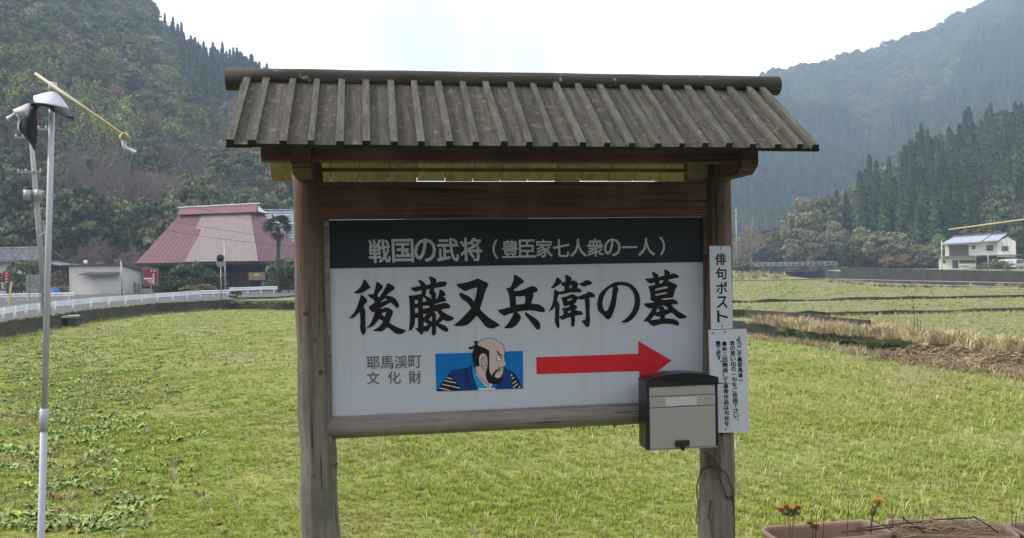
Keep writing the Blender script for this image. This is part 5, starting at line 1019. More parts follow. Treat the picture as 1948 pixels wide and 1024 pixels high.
# far utility pole
o, h = pole_thing('utility_pole', 1402, 398, 520, 178, .15, 'distant utility pole beside the narrow white plate', 'pole_conc', 'utility pole', zb=ZV)
for dz in (.3, 1.6, 5.2): m = MB(); m.box(-1.3, 1.0, -.2, -.08, h - dz - .05, h - dz + .05); m.build('crossarm', M['metal_grey'], o)
m = MB(); m.tube([(.5, -.3, h - 6.8), (.5, -.3, h - 5.8)], .3, 10); m.build('transformer', M['metal_grey'], o)
a, b = W3(1402, 470, 178), W3(1805, 437, 42); e = W3(2150, 388, 37); c = W3(1950, 417.5, 39)
o = empty('sheathed_cable', a, 0, 'overhead cable with yellow sheath at the right edge', 'cable'); m = MB(); m.tube([(0, 0, 0), (b - a) * .5 + Vector((0, 0, -.6)), b - a], .012, 5); m.build('cable', M['wire'], o)
m = MB(); m.tube([b - a, c - a, e - a], .032, 8); m.build('sheath', M['yellow'], o, smooth=True)
# grove on the far bank and bushes under the plantation
PROTO['grove'] = (leaf_mesh('crown', crown_broad(21, 14, 120, 75, .42, .08), M['leaf_pale']), trunk_mesh('trunk', 21, .4, 6), 21); NAMES['grove'] = 'grove_tree'
PROTO['grove2'] = (leaf_mesh('crown', crown_broad(18, 13, 100, 75, .42, .06), M['leaf_olive']), trunk_mesh('trunk', 18, .4, 6), 18); NAMES['grove2'] = 'grove_tree'
for k, px, d, s, sx, lb in (('grove', 1532, 222, .98, .8, 'tallest pale green tree at the left end of the grove'), ('grove2', 1572, 230, 1.12, .85, 'big olive tree in the middle of the grove'), ('grove2', 1612, 234, 1.02, .8, 'olive tree at the right end of the grove'), ('grove', 1590, 208, .62, .8, 'rounded pale tree in front of the grove'), ('pale', 1545, 205, 1.05, .9, 'bushy pale tree beside the bridge end'), ('pale', 1512, 212, .85, .9, 'low pale tree behind the bridge railing'), ('grove2', 1640, 204, .6, .8, 'olive tree right of the bridge end'), ('broad', 1612, 201, .62, 1.0, 'dark low tree above the bridge end'), ('pale', 1672, 200, 1.0, 1, 'pale bushy tree above the river wall'), ('broad2', 1700, 198, .85, 1, 'olive bush on the slope above the river wall'), ('pale', 1728, 194, .75, 1.1, 'pale bush left of the white house'), ('rust', 1752, 190, .62, 1.2, 'rust coloured scrub nearest the white house'), ('rust', 1690, 188, .4, 1.4, 'low russet scrub on top of the river wall'), ('rust', 1720, 186, .4, 1.4, 'russet scrub in the middle of the bank top'), ('pale', 1765, 186, .5, 1.2, 'small pale bush beside the corner of the house'), ('rust', 1442, 236, .55, 1.6, 'russet bush behind the left end of the bridge'), ('rust', 1458, 240, .5, 1.6, 'russet bush left of the cottage'), ('bare', 1428, 172, 1.05, .9, 'thin leafless tree left of the bridge'), ('bare2', 1412, 168, .8, .9, 'leafless sapling beside the distant utility pole'), ('pale', 1400, 186, .55, 1.2, 'pale bush at the foot of the distant utility pole'), ('broad', 1412, 160, .25, 2.2, 'low dark hedge under the distant utility pole'), ('broad2', 1790, 183, .8, .8, 'yellowish tree rising behind the white house')):
    tree(k, X(px, d), d, (ZV if px < 1500 or d < 175 else max(ZB, HN.z(px, d))) - .2, s, None, lb, sx=sx)
for px, d, sx, sz, mt, lb in ((1895, 158, 1.3, .8, 'leaf_olive', 'olive shrub in front of the lean-to'), (1908, 156, 1.1, .7, 'leaf_pale', 'pale shrub in front of the lean-to'), (1865, 157, 1.0, .35, 'leaf_olive', 'low plants in front of the carport'), (1912, 128, .7, .75, 'leaf_rust', 'russet shrub growing out of the river wall')):
    shrub(px, d, sx, sz, mt, lb, ZB if d > 140 else -1.9)

# ================================================================== DITCH, BANKS, DRY GRASS
dw = resample([Vector(q) for q in e2[:4]], 1.5)
o = empty('ditch_wall', (0, 0, 0), 0, 'concrete wall of the ditch beside the terraced field', 'wall'); m = MB(); strip_wall(m, dw, ZF2 + .02, ZF - .4, .2, .05, 1); m.build('face', M['darkwall'], o)
m = MB()
for a, b in zip(dw[:-1], dw[1:]): m.hexa([(a[0], a[1] - .05, ZF2 + .02), (a[0], a[1] + .22, ZF2 + .02), (a[0], a[1] + .22, ZF2 + .09), (a[0], a[1] - .05, ZF2 + .09)], [(b[0], b[1] - .05, ZF2 + .02), (b[0], b[1] + .22, ZF2 + .02), (b[0], b[1] + .22, ZF2 + .09), (b[0], b[1] - .05, ZF2 + .09)])
m.build('coping', M['coping'], o)
up2 = [(x + 1.2, y + 2.3) for x, y in dw[:6]]
m = MB(); strip_wall(m, [(x - 6, y + 1) for x, y in up2[:1]] + up2, ZF2 + .42, ZF2 - .2, .15, .0, 1); tag(m.build('field_wall', M['darkwall']), 'short dark block wall behind the ditch wall by the plates', 'wall')
for nm, ra_, z in (('terrace_edge', RA, ZF3), ('terrace_edge', RB, ZF4)):
    pts = resample([Vector(q) for q in ra_], 1.2); m = MB(); strip_wall(m, [(x + random.gauss(0, .04), y + random.gauss(0, .04)) for x, y in pts], [z + .05 + random.gauss(0, .035) for _ in pts], z - .35, .35, .05, 1)
    tag(m.build(nm, M['darkwall']), 'dark earth edge between the ' + ('nearest' if z == ZF3 else 'farther') + ' terraced fields', 'wall')
# tufts -----------------------------------------------------------
def tuft(name, n, h, spread, wd, mt, bend=.5, up_=1.0):
    m = MB()
    for i in range(n):
        a = random.uniform(0, 6.28); r = spread * random.random() * .5; b = Vector((math.cos(a) * r, math.sin(a) * r, -.02)); hh = h * random.uniform(.55, 1.1); out = Vector((math.cos(a + random.gauss(0, .6)), math.sin(a + random.gauss(0, .6)), 0)); side = Vector((-out.y, out.x, 0)) * wd * random.uniform(.6, 1.2)
        p1 = b + out * bend * hh * .25 + Vector((0, 0, hh * .55 * up_)); p2 = b + out * bend * hh * random.uniform(.6, 1.1) + Vector((0, 0, hh * up_ * random.uniform(.75, 1)))
        m.add([b - side, b + side, p1 + side * .8, p1 - side * .8, p2], [(0, 1, 2, 3), (3, 2, 4)])
    return bpy.data.objects.new(name, m.mesh(name, M[mt], fix=False))
T_g = [tuft('tuft_source', 16, .075, .16, .004, 'grass', .8), tuft('tuft_source', 16, .055, .2, .0045, 'grass', 1.0), tuft('tuft_source', 14, .10, .14, .004, 'grass', .6)]
T_d = [tuft('tuft_source', 15, .16, .09, .0055, 'grass_dry', .35), tuft('tuft_source', 11, .21, .09, .005, 'grass_dry', .5)]
T_f = [tuft('tuft_source', 18, .11, .7, .012, 'grass', .8), tuft('tuft_source', 14, .16, .5, .01, 'grass_dry', .5)]
T_r = [tuft('tuft_source', 22, .75, .5, .012, 'reed', .45), tuft('tuft_source', 22, .55, .6, .014, 'grass_dry', .7), tuft('tuft_source', 24, .45, .6, .02, 'weed', .8), tuft('tuft_source', 26, .34, .6, .018, 'leaf_shrub', .9)]
def inpoly(x, y, poly):
    c = np.zeros(len(x), bool); n = len(poly)
    for i in range(n):
        x0, y0 = poly[i]; x1, y1 = poly[(i + 1) % n]
        k = ((y0 > y) != (y1 > y)) & (x < (x1 - x0) * (y - y0) / (y1 - y0 + 1e-12) + x0); c ^= k
    return c
def inview(x, y, z, pad=260):
    u_ = CX + F * x / y; return (u_ > -pad) & (u_ < 1948 + pad)
def region(poly, dmin, dmax, dens, z):
    hw = 974 / F * dmax * 1.28; n = int(dens * (dmax - dmin) * 2 * hw); x = rng.uniform(-hw, hw, n); y = rng.uniform(dmin, dmax, n); k = inpoly(x, y, poly) & inview(x, y, z); return x[k], y[k]
gx, gy, gs, gi_ = [], [], [], []
def noise2(x, y, s): return np.sin(x * s + 1.7 * np.sin(y * s * .7)) * np.cos(y * s * 1.1 + 1.3 * np.sin(x * s * .6 + 2))
for d0_, d1_, dens, sc in ((9.2, 13, 330, 1.0), (13, 19, 150, 1.15), (19, 28, 62, 1.4)):
    x, y = region(field_poly, d0_, d1_, dens, ZF); n = len(x); gx.append(x); gy.append(y); patch = 1 + .35 * noise2(x, y, .9) + .2 * noise2(x, y, 2.7); gs.append(rng.uniform(.6, 1.15, n) * sc * np.clip(patch, .45, 1.5)); gi_.append(rng.integers(0, 3, n))
x, y, s_, i_ = map(np.concatenate, (gx, gy, gs, gi_)); tag(gn_instancer('field_grass', np.stack([x, y, np.full(len(x), ZF)], 1), s_, rng.uniform(0, 6.28, len(x)), i_, T_g), 'short yellow green grass covering the near field', 'grass')
gx, gy, gs, gi_, gz = [], [], [], [], []
for poly, z, d0_, d1_, dens in ((field_poly, ZF, 28, 46, 9, ), (field_poly, ZF, 46, 76, 5)):
    x, y = region(poly, d0_, d1_, dens, z); gx.append(x); gy.append(y); gz.append(np.full(len(x), z)); gs.append(rng.uniform(.7, 1.2, len(x))); gi_.append((rng.random(len(x)) < .18).astype(int))
x, y, z, s_, i_ = map(np.concatenate, (gx, gy, gz, gs, gi_)); tag(gn_instancer('far_field_grass', np.stack([x, y, z], 1), s_, rng.uniform(0, 6.28, len(x)), i_, T_f), 'grass at the far end of the near field', 'grass')
# rice stubble in rows
rd = np.array([-.398, .917]); rn = np.array([.917, .398])
def stubble(poly, dmin, dmax, z, sp, rs, keep, sc, rdv=rd, rnv=rn):
    a = np.arange(-90, 160, sp); b = np.arange(-90, 120, rs); A_, B_ = np.meshgrid(a, b); A_ = A_.ravel() + rng.normal(0, sp * .18, A_.size); B_ = B_.ravel() + rng.normal(0, rs * .05, B_.size); x = A_ * rdv[0] + B_ * rnv[0]; y = A_ * rdv[1] + B_ * rnv[1]
    k = (y > dmin) & (y < dmax); x, y = x[k], y[k]; k = inpoly(x, y, poly) & inview(x, y, z) & (rng.random(len(x)) < keep * np.clip(.75 + .45 * noise2(x, y, .5) + .085 * np.minimum(x, 3), .08, 1.2)); return x[k], y[k], np.full(k.sum(), z), rng.uniform(.6, 1.1, k.sum()) * sc
parts = [stubble(field_poly, 9.2, 30, ZF, .15, .36, 1.0, 1.0), stubble(field_poly, 30, 70, ZF, .4, .6, .6, 1.2)]
x, y, z, s_ = (np.concatenate(q) for q in zip(*parts)); tag(gn_instancer('rice_stubble', np.stack([x, y, z], 1), s_, rng.uniform(0, 6.28, len(x)), rng.integers(0, 2, len(x)), T_d), 'straw coloured rice stubble standing in rows across the near field', 'stubble')
r2, n2 = np.array([-.93, .36]), np.array([.36, .93])
parts = [stubble(f2_near + RA[::-1], 20, 70, ZF2, .35, .5, .75, 1.3, r2, n2), stubble(RA + RB[::-1], 25, 90, ZF3, .5, .7, .75, 1.5, r2, n2), stubble(RB + f4_far[::-1], 40, 118, ZF4, .7, .9, .75, 1.8, r2, n2)]
x, y, z, s_ = (np.concatenate(q) for q in zip(*parts)); i_ = (rng.random(len(x)) < .45).astype(int); tag(gn_instancer('terrace_stubble', np.stack([x, y, z], 1), s_, rng.uniform(0, 6.28, len(x)), i_, [T_f[0], T_d[0]]), 'pale stubble and grass on the terraced fields', 'stubble')
# ditch-side growth
def along(pts, n, jit, t0=0, t1=1):
    P_ = np.array(pts); seg = np.linalg.norm(np.diff(P_, axis=0), axis=1); cum = np.concatenate([[0], np.cumsum(seg)]); t = rng.uniform(t0, t1, n) * cum[-1]
    return np.interp(t, cum, P_[:, 0]) + rng.normal(0, jit, n), np.interp(t, cum, P_[:, 1]) + rng.normal(0, jit, n)
A = []
for pts, n, j, dy, z, kinds, sc, t0, t1 in ((e1, 420, .2, .55, ZF - .05, (0, 1, 0), .55, .05, 1), (e1, 220, .25, .35, ZF - .05, (2, 3, 2), .5, .3, 1), (e2, 520, .35, .75, ZF2, (0, 1, 1), .8, .12, 1), (e2, 800, .12, .02, ZF - .15, (3, 2, 3), .95, .18, 1), (e2, 300, .1, -.1, ZF - .3, (3, 3, 2), .8, .1, 1), (e2, 300, .6, 1.5, ZF2, (1, 0, 1), .6, .3, 1), (RA, 260, .15, -.25, ZF2, (1, 1, 0), .3, 0, 1), (f4_far[1:], 300, .5, -.6, ZF4, (1, 0, 3), .8, 0, 1)):
    x, y = along(pts, n, j, t0, t1); A.append(np.stack([x, y + dy, np.full(n, z), rng.uniform(.6, 1.25, n) * sc, rng.choice(kinds, n)], 1))
for pts, n, j, dy, z, kinds, sc in ((wall_pts, 420, .12, .0, ZROAD + .02, (1, 2, 3), .3), (wall_pts, 520, .2, -.35, ZF, (1, 1, 2, 0), .42), ([P(440, 571, ZROAD), P(565, 577, ZROAD - .2)], 160, .25, .0, ZROAD - .25, (2, 3, 3), .6)):
    x, y = along(pts, n, j); A.append(np.stack([x, y + dy, np.full(n, z), rng.uniform(.5, 1.3, n) * sc, rng.choice(kinds, n)], 1))
A = np.concatenate(A); tag(gn_instancer('bank_grass', A[:, :3], A[:, 3], rng.uniform(0, 6.28, len(A)), A[:, 4].astype(int), T_r), 'dry tan grass and green weeds lining the ditch', 'grass')
n = 500; x = rng.uniform(28, 56, n); y = rng.uniform(100, 190, n); k = x < y * .3 + 4; x, y = x[k], y[k]; kk = inpoly(x, y, [(20, 119), (41, 115), (50, 160), (58, 200), (40, 200)]); x, y = x[kk], y[kk]
tag(gn_instancer('valley_scrub', np.stack([x, y, np.full(len(x), ZV)], 1), rng.uniform(.6, 2, len(x)), rng.uniform(0, 6.28, len(x)), rng.choice((0, 1, 2, 3), len(x)), T_r), 'rough grass and scrub on the flat below the bridge', 'grass')
# straw heap with hoops
hp = [P(1760, 690, ZF), P(1840, 697, ZF), P(1915, 705, ZF), P(1975, 712, ZF)]
for k, (c, r, lb) in enumerate(((hp[0], .8, 'leftmost low heap of brown straw by the ditch'), (hp[1], 1.1, 'middle heap of brown straw by the ditch'), (hp[2], 1.1, 'largest heap of brown straw near the right edge'), (hp[3], 1.0, 'heap of brown straw cut by the right edge'))):
    m = MB(); 
    for i in range(900):
        a = random.uniform(0, 6.28); q = math.sqrt(random.random()); x, y = math.cos(a) * q * r * 1.5, math.sin(a) * q * r * .6; z = .42 * (1 - q * q) * (1 + .25 * math.sin(x * 4 + k)) + random.gauss(0, .02); d = Vector((random.gauss(0, 1), random.gauss(0, .6), random.gauss(0, .25))).normalized() * random.uniform(.08, .22); s = d.cross(Vector((0, 0, 1))).normalized() * .008; b = Vector((x, y, z)); m.add([b - d - s, b - d + s, b + d + s, b + d - s + Vector((0, 0, .02))], [(0, 1, 2, 3)])
    m.blob((0, 0, -.12), (r * 1.35, r * .5, .42), 16, 8, .05); o = tag(m.build('straw_heap', M['straw'], fix=False), lb, 'straw heap'); o.location = (c[0], c[1] + .8, ZF)
for k, (px, py, r, lb) in enumerate(((1705, 684, .42, 'leftmost pale tunnel hoop beside the ditch'), (1757, 684, .5, 'second pale tunnel hoop from the left by the ditch'), (1795, 690, .52, 'third pale tunnel hoop by the straw heaps'), (1835, 692, .5, 'fourth pale tunnel hoop standing in the straw'), (1890, 706, .45, 'rightmost pale tunnel hoop in the straw'))):
    p = P(px, py, ZF); m = MB(); m.tube([(r * math.cos(t), .1 * math.sin(t * 2), r * .95 * math.sin(t) - .05) for t in np.linspace(0, math.pi, 18)], .009, 5); o = tag(m.build('tunnel_hoop', M['grass_dry'], smooth=True), lb, 'hoop', 'tunnel hoops by the ditch'); o.location = (p[0], p[1] + .25, ZF); o.rotation_euler = (0, 0, random.uniform(-.5, .1))
m = MB(); pth = resample([Vector(P(px, py, ZF)) for px, py in ((1555, 664.5), (1600, 671), (1650, 680), (1700, 692), (1760, 701), (1840, 710))], .6)
for a, b in zip(pth[:-1], pth[1:]): m.quad((a[0] - .1, a[1] - .22, ZF + .012), (b[0] - .1, b[1] - .22, ZF + .012), (b[0], b[1] + .25, ZF + .012), (a[0], a[1] + .25, ZF + .012))
tag(m.build('path', M['asphalt']), kind='structure')
for k, (px, y0, y1, d, nst, lb) in enumerate(((1745, 660, 572, 31, 3, 'tall thin dry stalks rising from the ditch bank'), (1648, 668, 618, 31.5, 1, 'single dark dry stalk by the path'), (1545, 632, 612, 38, 1, 'short dark stake on the terrace bank'), (1637, 672, 650, 29, 1, 'short bent dark stalk beside the path'))):
    b, t = W3(px, y0, d), W3(px, y1, d); o = empty('dry_stalk', b, 0, lb, 'stalk')
    for i in range(nst):
        m = MB(); h = (t.z - b.z) * (1 - .2 * i); x0 = .12 * (i - 1) if nst > 1 else 0; m.tube([(x0, 0, -.6), (x0 + .03, 0, h * .5), (x0 + random.gauss(0, .05), 0, h)], [.014, .011, .006], 5)
        for j in range(9): z = h * random.uniform(.3, 1); m.tube([(x0 + .02, 0, z), (x0 + random.gauss(0, .09), random.gauss(0, .05), z + .08)], [.005, .003], 3)
        m.build('stem', M['stem'], o)
# ---- broad-leaved weeds on the left of the field
def leaf_blade(m, base, a, L_, wd, lift, curl):
    d = Vector((math.cos(a), math.sin(a), 0)); s = Vector((-d.y, d.x, 0)); z = Vector((0, 0, 1)); p = [base, base + d * L_ * .35 + z * lift * .8, base + d * L_ * .75 + z * lift, base + d * L_ + z * (lift - curl)]
    m.add([p[0], p[1] - s * wd * .7 + z * .012, p[1] + s * wd * .7 + z * .012, p[2] - s * wd + z * .015, p[2] + s * wd + z * .015, p[3], p[1], p[2]], [(0, 6, 1), (0, 2, 6), (1, 6, 7, 3), (6, 2, 4, 7), (3, 7, 5), (7, 4, 5)])
def weed_mesh(n, L_, wd, mt):
    m = MB()
    for i in range(n): leaf_blade(m, Vector((random.gauss(0, .03), random.gauss(0, .03), 0)), random.uniform(0, 6.28), L_ * random.uniform(.6, 1.1), wd * random.uniform(.7, 1.2), L_ * random.uniform(.1, .5), random.uniform(0, .08))
    return m.mesh('leaves', M[mt], fix=False)
WM = [(weed_mesh(9, .13, .026, 'weed'), 'leaves'), (weed_mesh(8, .17, .032, 'weed'), 'leaves'), (weed_mesh(6, .12, .03, 'weed_y'), 'leaves'), (weed_mesh(7, .15, .03, 'weed_b'), 'leaves')]
def weed_spot():
    for _ in range(99):
        px = random.triangular(-20, 480, 60); py = random.uniform(622, 1020); lim = 420 - max(0, py - 700) * .45
        if px < lim + random.gauss(0, 40): return px, py
    return 50, 800
WS = [(365, 897, 1), (330, 893, 3), (255, 962, 3), (285, 963, 1), (210, 918, 1), (185, 935, 0), (150, 912, 1), (520, 686, 0), (340, 660, 3), (430, 742, 3), (215, 826, 3), (190, 800, 0), (220, 770, 1), (240, 768, 0), (150, 845, 0), (65, 870, 1), (25, 1000, 0), (110, 1005, 1), (60, 1010, 0), (430, 1015, 0), (385, 920, 2), (405, 1000, 3)]
items = WS + [(*weed_spot(), random.choice((0, 0, 1, 1, 1, 2, 2, 3))) for _ in range(420)]
rest = []; WLAB = ('green broad leaved weed in the left half of the field', 'large green broad leaved weed in the left half of the field', 'yellowing broad leaved weed in the left half of the field', 'withered brown weed in the left half of the field')
stalk = MB(); stalk.tube([(0, 0, -.03), (.01, 0, .07)], [.008, .005], 5); stalk_me = stalk.mesh('stalk', M['greenstem'])
cand = []
for px, py, k in items:
    x, y = P(px, py, ZF)
    if inpoly(np.array([x]), np.array([y]), field_poly)[0]: cand.append((y, x, k))
cand.sort()
for j, (y, x, k) in enumerate(cand):
    s = random.uniform(.65, 1.25)
    if j < 170:
        o = empty('broadleaf_weed', (x, y, ZF), random.uniform(0, 6), WLAB[k], 'weed', 'weeds in the left half of the field'); o.scale = (s, s, s)
        for nm, me in (('stalk', stalk_me), ('leaves', WM[k][0])): c = bpy.data.objects.new(nm, me); COL.objects.link(c); c.parent = o
    else: rest.append((x, y, ZF, s * 1.2, random.uniform(0, 6), k))
for _ in range(700):
    px, py = weed_spot(); px *= .9; x, y = P(px, 620 + (py - 620) * .45, ZF)
    if inpoly(np.array([x]), np.array([y]), field_poly)[0]: rest.append((x, y, ZF, random.uniform(.6, 1.1), random.uniform(0, 6), random.choice((0, 1, 1, 2, 2, 3))))
f = np.array(rest); tag(gn_instancer('weed_patch', f[:, :3], f[:, 3], f[:, 4], f[:, 5].astype(int), [bpy.data.objects.new('weed_source', w_[0]) for w_ in WM]), 'dense patch of green and yellow weeds toward the retaining wall', 'weeds')

# ================================================================== FLAGPOLE
DFP = 3.2
def fp(px, py, d=DFP): return W3(px, py, d)
b_, t_ = fp(70.5, 1332), fp(100, 163); b_.z = 0
fl = empty('flagpole', b_, 0, 'thin grey telescopic flagpole with slanting cream crossbar', 'flagpole'); ax = t_ - b_; tj = ext(Vector((0, 0, 0)), ax, fp(84, 795).z)
m = MB(); m.tube([ax * -.08, tj], .0128, 14); m.build('lower_tube', M['pole'], fl, smooth=True)
m = MB(); m.tube([tj, ax], .0108, 14); m.build('upper_tube', M['pole'], fl, smooth=True)
m = MB(); m.tube([tj - ax.normalized() * .05, tj + ax.normalized() * .0, tj + ax.normalized() * .035], [.0152, .0162, .0152], 14); m.build('clamp_collar', M['pole'], fl, smooth=True)
m = MB(); m.tube([ax - ax.normalized() * .045, ax - ax.normalized() * .02, ax - ax.normalized() * .019, ax + ax.normalized() * .012], [.0145, .0145, .0155, .0145], 14); m.build('cap', M['pole'], fl, smooth=True)
r0, r1 = fp(67, 140, DFP - .03), fp(245, 264, DFP - .03); m = MB(); m.tube([r0 - b_, r1 - b_], [.0056, .006], 10); m.build('crossbar', M['cream'], fl, smooth=True)
def sheet(name, rows, mt, parent, off, th=.0015):
    """cloth from rows of (px, py, depth offset) points, smoothed and given thickness"""
    R = [[fp(x, y, DFP + d) - off for x, y, d in r] for r in rows]; nr, nc = len(R), len(R[0]); m = MB(); S = 5
    def cr(p, t):
        i = min(int(t), len(p) - 2); u_ = t - i; g_ = lambda j: p[max(0, min(len(p) - 1, j))]; a, b, c, d = g_(i - 1), g_(i), g_(i + 1), g_(i + 2)
        return .5 * ((2 * b) + (c - a) * u_ + (2 * a - 5 * b + 4 * c - d) * u_ * u_ + (3 * b - a - 3 * c + d) * u_ ** 3)
    NU, NV = (nc - 1) * S, (nr - 1) * S; cols = [[cr(r, j / S) for j in range(NU + 1)] for r in R]; vs = [cr([cols[k][j] for k in range(nr)], i / S) for i in range(NV + 1) for j in range(NU + 1)]
    m.add(vs, [(i * (NU + 1) + j, i * (NU + 1) + j + 1, (i + 1) * (NU + 1) + j + 1, (i + 1) * (NU + 1) + j) for i in range(NV) for j in range(NU)])
    o = m.build(name, mt, parent, smooth=True, fix=False); md = o.modifiers.new('thickness', 'SOLIDIFY'); md.thickness = th; return o
c = fp(85, 200); fg = empty('torn_flag', c, 0, 'torn white flag bunched at the pole top, its shaded underside coloured dark', 'flag')
sheet('white_cloth', [[(64, 183, -.03), (82, 178, -.045), (98, 175, -.04), (106, 177, -.02), (112, 182, .0)], [(64, 190, -.05), (80, 188, -.075), (98, 187, -.07), (112, 189, -.04), (121, 193, .0)], [(67, 196, -.06), (82, 197, -.10), (100, 200, -.09), (118, 204, -.05), (131, 206, .0)]], M['cloth'], fg, c)
sheet('shaded_cloth', [[(58, 197, -.04), (70, 196, -.06), (85, 198, -.095), (102, 201, -.085), (118, 205, -.05), (131, 206, .0)], [(60, 206, -.02), (72, 200, -.03), (86, 202, -.05), (102, 207, -.05), (122, 215, -.03), (137, 218, .0)], [(62, 216, .0), (74, 202, .0), (88, 203, -.02), (103, 213, -.02), (124, 222, -.02), (142, 228, .0)]], M['cloth_shaded'], fg, c)
sheet('grey_fold', [[(104, 201, -.088), (118, 205, -.053), (131, 206, -.003)], [(104, 210, -.06), (121, 214, -.04), (135, 217, -.01)], [(110, 217, -.05), (125, 221, -.03), (138, 223, -.01)]], mat('grey_cloth', (.24, .24, .28), (.18, .18, .22), 5, .9), fg, c)
sheet('white_cloth', [[(25, 209, -.03), (40, 203, -.06), (52, 198, -.055), (58, 197, -.04)], [(27, 213, -.05), (40, 211, -.08), (52, 209, -.07), (58, 206, -.045)], [(34, 216, -.05), (44, 219, -.07), (52, 219, -.065), (56, 214, -.045)]], M['cloth'], fg, c)
sheet('shaded_cloth', [[(57, 198, -.02), (66, 199, -.03), (74, 200, -.01)], [(48, 218, -.03), (60, 216, -.05), (70, 212, -.01)], [(38, 236, -.02), (54, 235, -.05), (70, 230, -.01)], [(38, 248, -.01), (55, 256, -.03), (71, 250, .0)], [(50, 263, .0), (60, 271, -.01), (70, 268, .0)], [(63, 278, .0), (64, 284, .0), (66, 287, .0)]], M['cloth_shaded'], fg, c)
sheet('white_shred', [[(29, 214, -.02), (28, 216, -.03), (27, 218, -.02)], [(20, 220, -.02), (19, 223, -.03), (20, 226, -.02)], [(13, 222, -.01), (13, 227, -.02), (17, 231, -.01)]], M['cloth'], fg, c)
sheet('white_shred', [[(30, 217, -.03), (35, 219, -.04)], [(35, 228, -.02), (39, 229, -.03)], [(33, 240, -.02), (37, 238, -.03)], [(35, 249, -.02), (37, 250, -.02)]], M['cloth'], fg, c)
c = fp(240, 265); rg = tag(empty('knotted_rag', c), 'white rag knotted at the lower end of the crossbar', 'rag')
m = MB(); m.tube([fp(231, 261, DFP - .045) - c, fp(238, 258, DFP - .06) - c, fp(246, 264, DFP - .05) - c], [.011, .015, .010], 9); m.build('knot', M['cream'], rg, smooth=True)
sheet('tail', [[(231, 262, -.03), (237, 261, -.05), (242, 263, -.03)], [(232, 275, -.03), (236, 276, -.05), (240, 275, -.03)], [(236, 284, -.03), (240, 282, -.05), (243, 281, -.03)], [(245, 287, -.03), (248, 286, -.045), (252, 284, -.03)], [(254, 294, -.03), (257, 291, -.04), (260, 288, -.03)]], M['cloth'], rg, c)
sheet('tail', [[(241, 261, -.03), (246, 262, -.04)], [(245, 265, -.03), (248, 267, -.04)], [(246, 273, -.03), (248, 273, -.03)]], M['cloth'], rg, c)

# ================================================================== PLANTERS AND FLOWERS
def rrect(w_, d_, r, n=5):
    out = []
    for cx_0, cy_0, a0 in ((w_ / 2 - r, d_ / 2 - r, 0), (-w_ / 2 + r, d_ / 2 - r, 90), (-w_ / 2 + r, -d_ / 2 + r, 180), (w_ / 2 - r, -d_ / 2 + r, 270)):
        for i in range(n + 1): a = math.radians(a0 + 90 * i / n); out.append((cx_0 + r * math.cos(a), cy_0 + r * math.sin(a)))
    return out
PH = .21
def planter(cx_0, cy_0, w_, d_, rz, label, mt='terra', h=PH, z=0.0):
    o = empty('planter', (cx_0, cy_0, z), rz, label, 'planter', 'planters below the signboard'); m = MB(); prof = [(.82, 0), (.98, h - .035), (1.06, h - .03), (1.08, h - .012), (1.05, h), (.96, h - .002), (.93, h - .02), (.86, .05)]; rr = rrect(w_, d_, .05); n = len(rr)
    for s, zz in prof:
        for x, y in rr: m.v.append((x * (1 - (1 - s) * .45), y * (1 - (1 - s) * .9), zz))
    for i in range(len(prof) - 1):
        for k in range(n): m.f.append((i * n + k, i * n + (k + 1) % n, (i + 1) * n + (k + 1) % n, (i + 1) * n + k)); m.m.append(0)
    m.f.append(tuple(range(n))[::-1]); m.m.append(0); m.build('pot', M[mt], o, smooth=True)
    m = MB(); rr2 = rrect(w_ * .93, d_ * .84, .04); vs = [(0, 0, h - .09)]
    for s in (.35, .7, 1.0):
        for x, y in rr2: vs.append((x * s, y * s, h - .10 + random.gauss(0, .008)))
    fs = [(0, 1 + k, 1 + (k + 1) % n) for k in range(n)]
    for i in range(2):
        for k in range(n): fs.append((1 + i * n + k, 1 + (i + 1) * n + k, 1 + (i + 1) * n + (k + 1) % n, 1 + i * n + (k + 1) % n))
    m.add(vs, fs); m.build('soil', M['soil'], o, smooth=True); return o
pa = on_z(1436, 1003, PH); pb2 = on_z(1640, 988, PH); ang = math.atan2(pb2.y - pa.y, pb2.x - pa.x)
pc = (pa + pb2) / 2; PW = (pb2 - pa).length
q1 = planter(pc.x + .045, pc.y - .12, PW, .24, ang, 'terracotta coloured planter left of the group, holding orange marigolds')
pa2, pb3 = on_z(1664, 986, PH), on_z(1885, 993, PH); pc2 = (pa2 + pb3) / 2; q2 = planter(pc2.x + .03, pc2.y - .13, (pb3 - pa2).length, .24, math.atan2(pb3.y - pa2.y, pb3.x - pa2.x), 'middle terracotta coloured planter covered with dry stalks')
pa3 = on_z(1890, 993, PH); q3 = planter(pa3.x + .36, pa3.y - .13, .62, .24, .02, 'terracotta coloured planter cut off by the right edge')
p4 = on_z(1600, 1022, .2); planter(p4.x, p4.y - .16, .6, .22, ang, 'pale grey planter in front of the marigold planter', 'palepot', .19)
